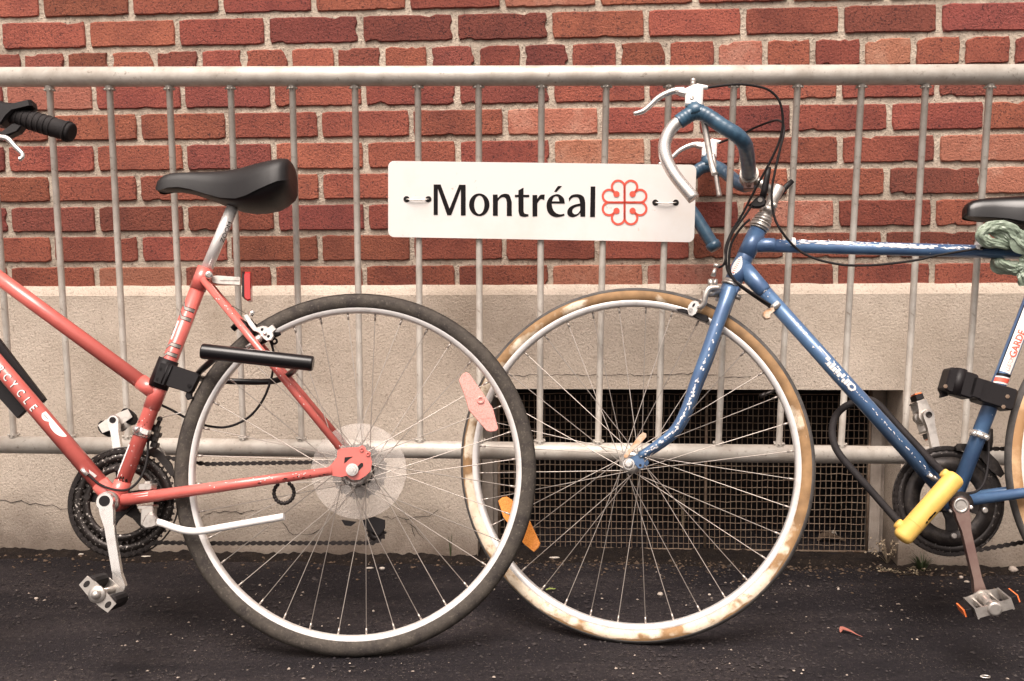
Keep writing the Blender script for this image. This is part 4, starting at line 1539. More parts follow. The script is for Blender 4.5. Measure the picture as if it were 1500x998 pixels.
chips('grime', tw, rb, [(.0, .07, -.012, .002, 22, .004, .002), (.25, tw.L, -.008, -.002, 14, .003, .0014)], 'earth')
tw = Tubewrap(h(297, 409, .017), h(498, 656, .06), .0072, (0, -1, .3))
chips('paint_chips', tw, rb, [(.05, tw.L, -.003, .004, 20, .0015, .0008)], 'white')
# dark pad strapped along the down tube
mb = MB()
mb.prism([h(x, y, -.024) for x, y in ((-120, 352), (0, 499), (66, 585), (61, 590), (22, 545), (42, 597), (25, 613), (-2, 583), (-150, 405))], n_, .012, bev=.001)
mb.build('tube_pad', M['black'], rb)
# pink wheel reflector
mb = MB()
mb.prism([h(x, y, .013) for x, y in ((672, 557), (677, 549), (682, 545.5), (687, 547), (690, 551), (712, 583), (722, 598), (730, 628), (727, 631.5), (719, 633), (713, 631.5), (687, 601.5), (681, 581))], n_, .007, bev=.0015)
mb.build('wheel_reflector', M['reflector_pink'], rb)
mb = MB()
rc = h(704, 586, .0135)
mb.lathe([(.0035, 0), (.0078, 0), (.0078, .002), (.0035, .002)], rc, LP.e1, LP.e2, n_, 20)
mb.prism([h(x, y, .0136) for x, y in ((683, 574), (690, 569), (716, 606), (724, 612), (706, 614), (690, 600))], n_, .0008)
mb.build('reflector_lens', M['reflector_pink'], rb)
# front end, mostly outside the picture: fork, handlebar with grip and lever
mb = MB()
crown = lo_ - axu * .035
mb.tube([crown, lo_ - axu * .01], .0165, 16)
for s_ in (1, -1):
    o = n_ * .05 * s_
    mb.tube([crown + n_ * .02 * s_, crown + o - axu * .04, S0 + axu * .10 + o, S0 + axu * .03 + o - axp * .02, fcen + o], [.012, .0115, .009, .0075, .007], 12, smooth=4)
mb.build('fork', M['red'], rb)
st = hi_ + axu * .10
bc = h(-130, 165)
mb = MB()
mb.tube([hi_ + axu * .02, st, bc], [.011, .011, .012], 14)
mb.build('stem', M['alloy'], rb)
mb = MB()
g0, g1 = h(8, 165, .26), h(103, 194, .27)
mb.tube([bc - n_ * .06, bc + n_ * .06, h(-90, 150, .18), h(-40, 152, .25), g0, g1], .0112, 14, smooth=5)
mb.tube([bc + n_ * .06, bc - n_ * .06, h(-170, 150, -.18), h(-190, 155, -.24), h(-170, 160, -.27), h(-100, 175, -.28)], .0112, 14, smooth=5)
mb.build('handlebar', M['alloy'], rb)
for g0, g1 in ((g0, g1), (h(-170, 160, -.27), h(-100, 175, -.28))):
    o = V()
    mb = MB()
    gd = (g1 - g0).normalized()
    mb.rounded(g0 - gd * .03 + o, g1 + gd * .004 + o, .0165, .004, 18)
    mb.tube([g1 - gd * .008 + o, g1 - gd * .003 + o], .0180, 18)
    for k in range(9):
        mb.tube([g0 + gd * (.006 + .010 * k) + o, g0 + gd * (.0095 + .010 * k) + o], .0172, 18)
    mb.build('grip', M['rubber'], rb)
mb = MB()
mb.prism([h(x, y, .285) for x, y in ((-40, 146), (0, 148), (18, 150), (44, 145), (46, 154), (20, 161), (8, 172), (0, 182), (-40, 175))], n_, .03, bev=.004)
mb.prism([h(x, y, .285) for x, y in ((-30, 190), (0, 194), (20, 180), (32, 184), (26, 192), (8, 200), (-30, 205))], n_, .02, bev=.003)
mb.build_each('shifter', M['black'], rb)
mb = MB()
mb.tube([h(-60, 190, .29), h(-10, 200, .30), h(10, 203, .30), h(22, 215, .30), (h(33, 226, .30)), h(31, 232, .30), h(28, 233, .30)], [.005, .0048, .0046, .004, .0036, .0036, .0042], 10, smooth=4, squash=(LP.n, .8))
mb.build('brake_lever', M['chrome'], rb)

# ================================================================ BLACK U-LOCK
ul = thing('u_lock', h(375, 545), 'black U-lock hung on the seat stays through the rear wheel of the red bicycle', 'lock')
mb = MB()
mb.rounded(h(295, 514.5, .085), h(459, 533, .085), .0142, .003, 22)
mb.build('crossbar', M['gloss_black'], ul)
mb = MB()
mb.tube([h(318, 522, .082), h(303, 535, .045), h(291.5, 546, .0), h(291, 553, -.035), h(304, 556, -.055), h(345, 559, -.062), h(395, 559, -.062), h(418, 552, -.045), h(432, 541, .0), h(438, 533, .082)], .0062, 12, smooth=6)
mb.build('shackle', M['gloss_black'], ul)

# ================================================================ BLUE BICYCLE
bb_ = thing('racing_bicycle', RP.at(.55, 0), 'scuffed blue racing bicycle with drop handlebars and tan-walled front tyre', 'bicycle')
g = RP.hit
n2 = RP.n
wheelc = RW.p
make_wheel('front_wheel', bb_, RW, wheelc, .3208, .0114, .3308, .0152, .62, two_tone=True, flange=.018, hw=.033)
BB2 = g(1396, 735.5)
rear2 = BB2 + RP.e1 * .445 + RP.e2 * .065
make_wheel('rear_wheel', bb_, RP, rear2, .3208, .0114, .3308, .0152, .2, two_tone=True, gum='gold')
fr2 = empty('frame', BB2, bb_)
HT1, HT0 = g(1110.5, 337), g(1071, 419)
ST2 = g(1540, 364)
hd = (HT1 - HT0).normalized()
tubepart('top_tube', [HT1 - hd * .034, g(1539, 371.5)], .0129, 'blue', fr2)
tubepart('down_tube', [g(1092, 397), BB2], .0146, 'blue', fr2)
tubepart('seat_tube', [BB2, ST2], .0143, 'blue', fr2)
tubepart('head_tube', [HT0, HT1], .0168, 'blue', fr2)
mb = MB()
d = (g(1200, 359) - (HT1 - hd * .034)).normalized()
mb.tube([HT1 - hd * .034, HT1 - hd * .034 + d * .043, HT1 - hd * .034 + d * .047], [.0148, .0140, .0131], 18)
d = (BB2 - g(1092, 397)).normalized()
mb.tube([g(1088, 392), g(1092, 397) + d * .050, g(1092, 397) + d * .056], [.0172, .0158, .0148], 18)
mb.tube([HT1 - hd * .058, HT1 - hd * .008], .0176, 20)
mb.tube([HT0 + hd * .003, HT0 + hd * .055], .0174, 20)
mb.tube([BB2 - n2 * .035, BB2 + n2 * .035], .0200, 24)
mb.build_each('lug', M['blue'], fr2)
for s_ in (1, -1):
    C0 = g(1412, 734, .026) if s_ > 0 else g(1412, 734, .026) - n2 * .052
    tubepart('chain_stay', [C0, rear2 + n2 * .060 * s_ - RP.e1 * .03], [.0105, .0075], 'blue', fr2)
    tubepart('seat_stay', [ST2 - (ST2 - BB2).normalized() * .012 + n2 * .017 * s_, rear2 + n2 * .060 * s_ + RP.e2 * .02], [.0070, .0066], 'blue', fr2)
# fork
mb = MB()
fs_ = (fork_c := g(1068, 428))
crown2 = fork_c
oN = .0
def fk(px, py, off):
    """fork points: near the crown they sit on the frame plane, low down on the wheel plane"""
    t = min(max((py - 430) / 230, 0), 1)
    return g(px, py, off) * (1 - t) + RW.hit(px, py, off) * t
blade = [(1069, 424, .024, .0150), (1063, 442, .034, .0138), (1050, 478, .040, .0134), (1035, 520, .046, .0128), (1019.5, 560, .049, .0116), (1005, 600, .051, .0104), (988, 630, .052, .0094), (965, 650, .053, .0086), (937, 668, .053, .0076)]
fork = empty('fork', crown2, bb_)
for s_ in (1, -1):
    P_ = [fk(x, y, o) if s_ > 0 else fk(x, y, o) - RW.n * 2 * o for x, y, o, r_ in blade]
    tubepart('fork_blade', P_, [b_[3] for b_ in blade], 'blue', fork, smooth=4)
mb = MB()
mb.tube([HT0 - hd * .002, HT0 - hd * .024], [.0175, .0165], 18)
mb.box(HT0 - hd * .018, RP.e1 * .017, hd * .011, n2 * .034, bev=.006)
mb.build('fork_crown', M['blue'], fork)
mb = MB()
w_ = RW.hit
P_ = [w_(x, y, .055) for x, y in ((920, 671), (928, 668), (938, 663), (942, 672), (945, 679), (942, 686), (936, 687), (930, 681), (924, 677))]
mb.prism(P_, RW.n, .005, centre=True, bev=.001)
mb.prism([p - RW.n * .110 for p in P_], RW.n, .005, centre=True, bev=.001)
mb.build_each('dropout', M['blue'], fork)
mb = MB()
mb.cyl(w_(938, 681.8, .0573), w_(938, 681.8, .0581), .0026, 12)
mb.build('dropout_hole', M['dark'], fork)
mb = MB()
qc = w_(921.5, 679.7, .058)
mb.tube([qc, qc + RW.n * .006], .0108, 20)
mb.rounded(qc + RW.n * .006, qc + RW.n * .015, .0085, .004, 18)
mb.cyl(qc - RW.n * .135, qc - RW.n * .118, .009, 12)
mb.build_each('axle_nut', M['chrome'], bb_)
mb = MB()
mb.prism([w_(x, y, .070) for x, y in ((914, 671), (914, 667), (925, 653), (936, 638), (942, 633.5), (946.5, 635.5), (947, 640), (940, 648), (927, 660), (918, 671))], RW.n, .005, bev=.001)
mb.build('quick_release_lever', M['rustlever'], bb_)
# worn paint on the blue frame
def tw2(A_, B_, r_, face=(0, -1, .25)):
    return Tubewrap(A_, B_, r_, face)
tw = tw2(g(1112, 356), g(1539, 371.5), .0129, (0, -1, .45))
xx = lambda px, py: (g(px, py) - tw.A).dot(tw.d)
chips('paint_chips', tw, bb_, [(xx(1170, 358), xx(1250, 360), -.0035, .0040, 75, .006, .0016), (xx(1285, 361), xx(1370, 363), -.0045, .0020, 95, .006, .0017), (xx(1372, 363), xx(1430, 365), -.004, .001, 40, .004, .0012), (xx(1140, 357), xx(1170, 358), -.006, .004, 16, .0025, .0010), (xx(1245, 360), xx(1290, 361), -.002, .004, 22, .003, .0009), (xx(1200, 360), xx(1420, 365), .004, .012, 22, .0014, .0007)])
tw = tw2(g(1092, 397), BB2, .0146, (-.1, -1, .3))
xx = lambda px, py: (g(px, py) - tw.A).dot(tw.d)
spots = [(xx(1100, 405), xx(1125, 435), -.008, .004, 14, .0018, .0012), (xx(1150, 470), xx(1178, 495), -.001, .0035, 24, .0032, .0014), (xx(1178, 496), xx(1200, 518), .0002, .0018, 14, .003, .0006), (xx(1195, 503), xx(1197, 506), -.006, -.004, 4, .002, .0016)]
spots += [(xx(1250, 577), xx(1360, 690), -.001, .0015, 46, .0022, .0008)]
chips('paint_chips', tw, bb_, spots)
mb = MB()
def dq(px0, py0, px1, py1, y0, y1):
    tw.quad(mb, xx(px0, py0), xx(px1, py1), y0, y1)
dq(1191, 514, 1209, 531, .0035, .0062)          # ghost letters of the down tube name
dq(1206, 526, 1210, 531, -.002, .0035)
zz = xx(1211, 531)
for i, (dx, wd, ya, yb) in enumerate(((.000, .0062, -.0085, .0005), (.0075, .0060, -.0090, .0060), (.0145, .0065, -.0085, .0010), (.0220, .0055, -.0060, .0058), (.0285, .0060, -.0082, .0012), (.0355, .0050, -.0040, .0060), (.0420, .0045, -.0075, -.0010), (.0475, .0060, -.0078, .0050))):
    tw.quad(mb, zz + dx, zz + dx + wd, ya, yb)
for a in range(0, 360, 24):
    x1, y1 = zz + .0640 + .0066 * math.cos(R(a)), -.0008 + .0058 * math.sin(R(a))
    tw.blob(mb, x1, y1, .0026, .0022)
tw.quad(mb, zz + .0545, zz + .0580, -.0070, .0055)
for k in range(14):
    tw.blob(mb, zz + random.uniform(-.002, .055), random.choice((-.0086, .0055)) + random.gauss(0, .001), .0022, .0014)
mb.build('worn_lettering', M['white'], bb_)
P_ = [fk(x, y, o) for x, y, o, r_ in blade]
for i in range(2, 8):
    tw = tw2(P_[i], P_[i + 1], blade[i][3] * .99, (0, -1, .2))
    k = (6, 14, 26, 22, 16, 12)[i - 2]
    chips('paint_chips', tw, fork, [(0, tw.L, -.0030, .0036, k, .0032, .0017)])
tw = tw2(HT0, HT1, .0172, (-.75, -1, .1))
mb = MB()
for k in range(12):
    t0, t1 = .016 + .042 * k / 12, .016 + .042 * (k + 1) / 12
    hw_ = .010 * math.sin(math.pi * (k + .6) / 12.4)
    tw.quad(mb, t0, t1, -hw_, hw_)
mb.build('head_badge', M['white'], bb_)
mb = MB()
for k in range(8):
    tw.r += .0002
    tw.quad(mb, .022 + .004 * k, .0235 + .004 * k, -.003, .003)
    tw.r -= .0002
mb.build('badge_print', M['emblem'], bb_)
# seat tube decals
tw = tw2(BB2, ST2, .0143, (-.12, -1, .1))
xx = lambda px, py: (g(px, py) - tw.A).dot(tw.d)
mb = MB()
x0, x1 = xx(1463, 559), xx(1503, 446)
tw.quad(mb, x0 + .018, x1, -.0095, .0125)
tw.quad(mb, x0 - .002, x0 + .002, -.016, .016, sk=-.006)
tw.quad(mb, x0 + .0095, x0 + .0125, -.016, .016, sk=-.006)
mb.build('decal_panel', M['white'], bb_)
mb = MB()
tw.r += .0002
tw.quad(mb, x0 + .001, x0 + .010, -.016, .016, sk=-.006)
vs, fs = text_flat('GARDE', .0185, 0, .0006)
mb.add([tw.pt(x0 + .050 + a * .92, b * 1.0 - .0060) for a, b in vs], fs, False)
vs, fs = text_flat('CUSTOM', .013, .3)
mb.add([tw.pt(x0 + .021 + a * .55, b * .9 - .0042) for a, b in vs], fs, False)
mb.build('lettering', M['emblem'], bb_)
mb = MB()
tw.quad(mb, x0 + .0135, x0 + .0185, -.016, .016, sk=-.006)
tw.quad(mb, x0 + .012, x1, .0128, .0150)
mb.build('decal_stripe', M['ink'], bb_)
tw.r -= .0002
# headset, stem, shifters
mb = MB()
mb.tube([HT0 - hd * .001, HT0 + hd * .004], .0205, 22)
mb.tube([HT0 + hd * .004, HT0 + hd * .010], [.0200, .0182], 22)
mb.build('headset', M['alloy'], bb_)
mb = MB()
for a, b, r_ in ((.001, .005, .0185), (.005, .010, .0208), (.010, .013, .0190), (.013, .017, .0200), (.019, .026, .0178), (.026, .032, .0155)):
    mb.tube([HT1 + hd * a, HT1 + hd * b], r_, 24)
mb.build('headset', M['alloy'], bb_)
SQ = HT1 + hd * .022
Stop = HT1 + hd * .098
mb = MB()
mb.tube([SQ, HT1 + hd * .045, HT1 + hd * .070, Stop - hd * .003, Stop], [.0113, .0113, .0122, .0128, .0115], 18)
HBP = Plane(Stop - hd * .012, R(-11.8), R(11.0))
hh = HBP.hit
clampc = hh(1097, 258)
mb.tube([Stop - hd * .016, clampc], [.0095, .0088], 16)
mb.tube([clampc - HBP.n * .020, clampc + HBP.n * .020], .0185, 20)
mb.tube([clampc - HBP.n * .034, clampc - HBP.n * .02], .0150, 20)
mb.tube([clampc + HBP.n * .02, clampc + HBP.n * .034], .0150, 20)
mb.build('stem', M['alloy'], bb_)
mb = MB()
mb.box(clampc + HBP.n * .006 - HBP.e2 * .020, HBP.e1 * .010, HBP.e2 * .010, HBP.n * .010, bev=.003)
mb.sphere(clampc + HBP.n * .019 - HBP.e2 * .022, .005, seg=8)
mb.build_each('stem_bolt', M['brown_steel'], bb_)
mb = MB()
sc_ = HT1 + hd * .044
mb.tube([sc_ - hd * .007, sc_ + hd * .007], .0150, 18)
mb.sphere(g(1134, 301, .012), .007, seg=10)
mb.cyl(g(1113.5, 293, .036), g(1113.5, 293, .039), .0045, 12)
mb.build('shifter_clamp', M['alloy'], bb_)
mb = MB()
mb.prism([g(x, y, .036) for x, y in ((1097, 300), (1106, 291), (1112, 286), (1119, 287), (1123, 294), (1122, 300), (1114, 304), (1104, 304))], n2, .014, bev=.003)
mb.tube([g(1116, 293, .030), g(1120, 278, .034), (g(1124, 258, .036)), g(1126.5, 245, .036)], [.0065, .0068, .0056, .0045], 10, squash=(n2, .6))
mb.build('gear_shifter', M['black'], bb_)
mb = MB()
mb.tube([g(1133, 298, -.03), g(1140, 288, -.034), g(1152, 273, -.036), g(1161, 265, -.036)], [.0065, .0068, .0058, .0050], 10, squash=(n2, .6))
mb.build('gear_shifter', M['black'], bb_)
# drop handlebar
near_top = [(1097, 254, .030), (1096, 240, .075), (1094, 224, .125), (1090, 210, .165), (1078, 197, .185), (1060, 186, .19), (1041, 173, .19), (1028, 166, .19), (1015, 166, .19), (1004, 172, .19), (994, 179, .19)]
near_low = [(996, 177, .19), (985, 187, .19), (977, 200, .19), (973, 216, .19), (976, 233, .19), (984, 250, .19), (995, 266, .19), (1016.5, 291.5, .19)]
far_top = [(1103, 268, -.030), (1090, 272, -.075), (1076, 264, -.12), (1064, 254, -.16), (1052, 246, -.185), (1040, 243, -.19), (1028, 246, -.19), (1018, 253, -.19), (1009, 262, -.19), (1003, 276, -.19), (1002, 290, -.19), (1008, 303, -.19), (1019, 318, -.19), (1046, 361, -.19)]
bar = empty('handlebar', clampc, bb_)
mb = MB()
mb.tube([hh(*p) for p in near_low], .0118, 18, smooth=5)
mb.tube([clampc - HBP.n * .04, clampc + HBP.n * .04], .0125, 16)
mb.build_each('bare_bar', M['chrome'], bar)
def taped(pts, name):
    P_, _ = spline([hh(*p) for p in pts], [0] * len(pts), 9)
    rr = []
    for i in range(len(P_)):
        rr.append(.0138 + (.0005 if i % 4 == 0 else .0003 if i % 4 == 1 else .00015 if i % 4 == 2 else 0))
    mb = MB()
    mb.tube(P_, rr, 18)
    return mb
m1 = taped(near_top, 't')
m1.tube([hh(1017, 152, .19), hh(1018, 160, .19), hh(1020, 168, .19)], [.0150, .0185, .020], 14, squash=(HBP.n, .8))
m1.build('bar_tape', M['tape'], bar)
m1 = taped(far_top, 't')
e0, e1 = hh(1043, 356, -.19), hh(1049, 366, -.19)
m1.tube([hh(1038, 226, -.19), hh(1038, 236, -.19), hh(1038, 244, -.19)], [.0150, .0175, .019], 14, squash=(HBP.n, .8))
m1.build('bar_tape', M['tape'], bar)
mb = MB()
mb.tube([e0, e0 + (e1 - e0) * .55, e1], [.0162, .0165, .0125], 16)
mb.build('bar_plug', M['tape'], bar)
def brake_lever_set(off, dx, dy, k=1.0, ext=None, metal='white'):
    root = empty('brake_lever', hh(1016 + dx, 140 + dy, off), bb_)
    q = lambda x, y, o=0: hh(1016 + dx + (x - 1016) * k, 140 + dy + (y - 140) * k, off + o)
    mb = MB()
    mb.prism([q(x, y, .011) for x, y in ((1003, 154), (1003.5, 138), (995, 136), (990, 133.5), (1003, 129), (1014, 124), (1022, 121.5), (1027, 123), (1030, 130), (1029, 154))], HBP.n, .022, bev=.0035)
    mb.tube([q(1027, 128), q(1037, 128.5)], [.0055, .0036], 10)
    mb.build('lever_hood', M[metal], root)
    mb = MB()
    mb.tube([q(1003, 133), q(990, 133), q(977, 137), q(964, 144), q(952, 155), q(942, 163), q(928, 167)], [.0070, .0066, .0060, .0056, .0054, .0050, .0036], 10, smooth=4, squash=(HBP.n, 1.0))
    mb.build('lever_blade', M['chrome'], root)
    mb = MB()
    mb.tube([q(1014, 125), q(1015.5, 119)], .0040, 10)
    mb.sphere(q(1015.5, 118.5), .0056, seg=8)
    mb.lathe([(.001, 0), (.0042, 0), (.0038, .0012), (.001, .0014)], q(1013.5, 143, .0112), HBP.e1, HBP.e2, HBP.n, 14)
    mb.build('lever_pivot', M['alloy'], root)
    mb = MB()
    mb.tube([q(*p) for p in ext], [.0058, .0062, .0056, .0052, .0058], 10, smooth=4, squash=(HBP.n, .7))
    mb.build('extension_lever', M['alloy'], root)
brake_lever_set(.19, 0, 0, ext=[(1029, 168, -.006), (1033, 188, -.012), (1037, 212, -.014), (1042, 238, -.014), (1047, 256, -.012)])
brake_lever_set(-.19, 22.5, 78, k=.84, ext=[(1022, 150, .012), (1024, 165, .016), (1028, 184, .018), (1031, 204, .018), (1034.5, 224, .018)])
# cables of the blue bicycle
def cable(pts, name='cable', r_=.0024, m='rubber'):
    mb = MB()
    mb.tube([p if isinstance(p, V) else p for p in pts], r_, 8, smooth=6)
    mb.build(name, M[m], bb_)
cable([hh(1036, 128.5, .19), hh(1055, 126, .185), hh(1073, 124, .175), hh(1091, 124, .165), hh(1108, 126.5, .155), hh(1124, 131, .145), hh(1136, 140, .135), hh(1143, 152, .13), hh(1146.5, 170, .12), hh(1146, 190, .11), hh(1139, 214, .10), hh(1125, 243, .085), hh(1106, 278, .065), hh(1089, 311, .05), hh(1073, 338, .045), hh(1063, 362, .045), g(1063, 378, .045), g(1060, 388, .04), g(1053, 392, .03)], 'brake_cable')
cable([hh(1054, 209.5, -.18), hh(1071, 203, -.15), hh(1089, 196, -.12), hh(1103, 188.5, -.09), hh(1116, 183, -.06), hh(1129, 178.5, -.03), hh(1139, 176.5, .0), hh(1147, 181, .03), hh(1148, 196, .045), hh(1144, 213, .05), hh(1136, 248, .05), g(1131, 275, .045), g(1131, 300, .04), g(1136, 323, .035), g(1147, 342, .030), g(1160, 357.5, .020), g(1175, 370, .012), g(1200, 381, .010), g(1230, 387.5, .010), g(1250, 389, .010), g(1288, 388, .012), g(1338, 382, .014), g(1375, 374, .016), g(1432, 364.5, .018), g(1480, 357.5, .016), g(1540, 352, .012)], 'rear_brake_cable')
cable([g(1101, 302, .034), g(1094, 312, .038), g(1084, 326, .040), g(1072, 343, .040), g(1065, 362, .040), g(1063.5, 380, .038), g(1066, 397, .036), g(1075, 410, .033), g(1089, 421, .029), g(1106, 432, .025), g(1129, 447, .019)], 'gear_cable')
cable([g(1098, 322, .020), g(1088, 331, .026), g(1077, 346, .030), g(1070, 362, .030), g(1068, 382, .028), g(1070, 400, .026), g(1082, 417, .022), g(1100, 431, .019), g(1128, 450, .017)], 'gear_cable')
mb = MB()
d = (BB2 - g(1092, 397)).normalized()
A_ = g(1135, 448.5)
mb.tube([A_ - d * .006, A_ + d * .006], .0160, 20)
mb.build('cable_clamp', M['chrome'], bb_)
mb = MB()
mb.prism([g(x, y, .014) for x, y in ((1118, 458), (1124, 453), (1134, 449), (1136, 455), (1130, 461), (1128, 467), (1122, 468), (1118, 464))], n2, .012, bev=.002)
mb.build('clamp_lug', M['rustlever'], bb_)
mb = MB()
for px, py in ((1161, 358.5), (1432.5, 364.5)):
    d = (g(1500, 370) - g(1112, 356)).normalized()
    A_ = g(px, py)
    mb.tube([A_ - d * .0035, A_ + d * .0035], .0140, 18)
    mb.box(g(px, py - 2, .018), d * .003, V((0, 0, .004)), n2 * .003)
mb.build_each('cable_tie', M['white'], bb_, 2)
# front brake caliper
zx1 = lambda x, y: (980 + x / 4.436, 380 + y / 4.436)
mb = MB()
mb.tube([fk(*zx1(330, 185), .034), fk(*zx1(262, 190), .036), fk(*zx1(235, 240), .036), fk(*zx1(225, 290), .034), fk(*zx1(195, 318), .030)], [.0055, .0062, .0060, .0056, .0050], 10, smooth=4)
mb.tube([fk(*zx1(330, 185), -.034), fk(*zx1(262, 190), -.030), fk(*zx1(235, 240), -.028), fk(*zx1(195, 300), -.020)], .0055, 10, smooth=4)
for y0, r_ in ((215, .0072), (215, .0055)):
    pass
mb.tube([fk(*zx1(238, 218), .030), fk(*zx1(330, 225), .012)], [.0085, .0075], 12)
mb.tube([fk(*zx1(215, 222), .034), fk(*zx1(245, 220), .030)], [.0058, .0062], 6)
mb.tube([fk(*zx1(268, 130), .03), fk(*zx1(275, 180), .03)], [.0050, .0062], 10)
mb.tube([fk(*zx1(300, 60), .03), fk(*zx1(285, 110), .03)], [.0030, .0048], 10)
mb.tube([fk(*zx1(300, 130), .02), fk(*zx1(295, 175), .02)], [.0052, .0050], 8)
mb.tube([fk(*zx1(290, 38), .03), fk(*zx1(330, 44), .03)], .0042, 10)
mb.tube([fk(*zx1(415, 235), .012), fk(*zx1(465, 252), .012)], [.0045, .0055], 10)
mb.build_each('caliper_piece', M['alloy'], bb_)  # arms, pivot, nuts and cable adjuster of the front caliper
mb = MB()
plate = [fk(*zx1(x, y), .026) for x, y in ((118, 330), (125, 300), (145, 275), (170, 268), (192, 275), (200, 295), (190, 325), (175, 355), (150, 370), (128, 362))]
mb.prism(plate, RW.n, .005, bev=.001)
mb.cyl(fk(*zx1(142, 328), .027), fk(*zx1(142, 328), .032), .0042, 12)
mb.build('pad_holder', M['chrome'], bb_)
mb = MB()
mb.prism([fk(*zx1(x, y), .0275) for x, y in ((150, 305), (158, 288), (172, 285), (166, 302), (156, 312))], RW.n, .0008)
mb.prism([fk(*zx1(x, y), .018) for x, y in ((45, 322), (90, 318), (250, 365), (262, 395), (245, 410), (150, 370), (100, 345), (60, 338))], RW.n, .010, bev=.002)
mb.build('brake_pad', M['black'], bb_)
# valve
mb = MB()
mb.tube([w_(1136, 571.5), w_(1113.5, 581)], [.0030, .0030], 8)
mb.tube([w_(1122, 577), w_(1113, 581)], .0042, 8)
mb.build('tyre_valve', M['chain'], bb_)
# orange reflector on the front wheel
mb = MB()
mb.prism([w_(x, y, .012) for x, y in ((729.5, 734), (735, 729), (742, 727.5), (750, 733), (776, 764), (791, 796), (789, 802), (782, 809), (767, 797), (737, 758))], RW.n, .007, bev=.0015)
mb.build('wheel_reflector', M['reflector_orange'], bb_)
# crankset
CO = -.043
CC2 = g(1389.5, 734, CO) - n2 * CO
mb = MB()
ring_shape(mb, RP, CC2, .082, .1000, CO, .003, 84)
teeth(mb, RP, CC2, .1000, CO, 52)
mb.build('chainring', M['dull_teeth'], bb_)
mb = MB()
mb.lathe([(.1015, CO - .004), (.1058, CO - .004), (.1060, CO - .002), (.1015, CO - .002)], CC2, RP.e1, RP.e2, n2, 96)
mb.build('chain_guard', M['ring'], bb_)
mb = MB()
ring_shape(mb, RP, CC2, .056, .085, CO + .004, .003, 72)
for i in range(5):
    a = 2 * math.pi * i / 5 + 1.0
    d = RP.e1 * math.cos(a) + RP.e2 * math.sin(a)
    t = -RP.e1 * math.sin(a) + RP.e2 * math.cos(a)
    oo = n2 * (CO + .005)
    mb.prism([CC2 + d * .010 + t * .018 + oo, CC2 + d * .035 + t * .010 + oo, CC2 + d * .060 + t * .012 + oo, CC2 + d * .060 - t * .012 + oo, CC2 + d * .035 - t * .010 + oo, CC2 + d * .010 - t * .018 + oo], n2, .006, bev=.001)
mb.cyl(CC2 + n2 * (CO - .006), CC2 + n2 * (CO + .012), .022, 24)
mb.build('chainring_spider', M['ring'], bb_)
mb = MB()
for i in range(5):
    a = 2 * math.pi * i / 5 + 1.0
    d = RP.e1 * math.cos(a) + RP.e2 * math.sin(a)
    mb.rounded(CC2 + d * .066 + n2 * (CO + .004), CC2 + d * .066 + n2 * (CO + .012), .0058, .002, 12)
mb.build_each('chainring_bolt', M['alloy'], bb_)
mb = MB()
pts = []
for k in range(33):
    a = R(85 - 0 + k * 5.9)
    pts.append(CC2 + (RP.e1 * math.cos(a) + RP.e2 * math.sin(a)) * .1015 + n2 * CO)
chain_path(mb, [rear2 + RP.e2 * .035 + n2 * CO] + pts + [rear2 - RP.e2 * .085 + n2 * CO], n2)
mb.build('chain', M['chain'], bb_)
mb = MB()
for k, rr in enumerate((.050, .044, .038, .033, .028)):
    ring_shape(mb, RP, rear2, .016, rr, -.040 - .0045 * k, .002, 40)
mb.build('freewheel', M['ring'], bb_)
ca = g(1407.7, 740.5, .066)
cb = g(1437, 868, .070)
mb = MB()
crank_arm(mb, ca, cb, n2, wa=.0150, wb=.0110)
mb.build('crank_arm', M['brown_steel'], bb_)
mb = MB()
mb.lathe([(.009, 0), (.0142, 0), (.0138, .002), (.009, .0024)], ca - n2 * .0008, RP.e1, RP.e2, n2, 28)
mb.cyl(ca - n2 * .002, ca + n2 * .001, .0098, 20)
mb.build('crank_cap', M['alloy'], bb_)
mb = MB()
mb.lathe([(.004, 0), (.0215, 0), (.0210, .007), (.015, .009), (.015, .014), (.004, .014)], BB2 + n2 * .036, RP.e1, RP.e2, n2, 28)
mb.build('bottom_bracket_cup', M['ring'], bb_)
mb = MB()
for x, y in ((1393, 748.5), (1422, 743.5)):
    mb.rounded(g(x, y, .044), g(x, y, .052), .0042, .002, 10)
mb.build_each('cup_bolt', M['chrome'], bb_)
cf2 = CC2 + n2 * (CO - .004)
fb2 = g(1360.5, 607.5, -.060)
mb = MB()
crank_arm(mb, cf2, fb2, n2, wa=.0135, wb=.0110)
mb.build('crank_arm', M['alloy'], bb_)
mb = MB()
mb.lathe([(.0035, 0), (.0062, 0), (.0062, .0012), (.0035, .0012)], fb2 + n2 * .0003, RP.e1, RP.e2, n2, 18)
mb.cyl(fb2 - n2 * .002, fb2 + n2 * .0006, .0035, 12)
mb.build('pedal_eye', M['ring'], bb_)
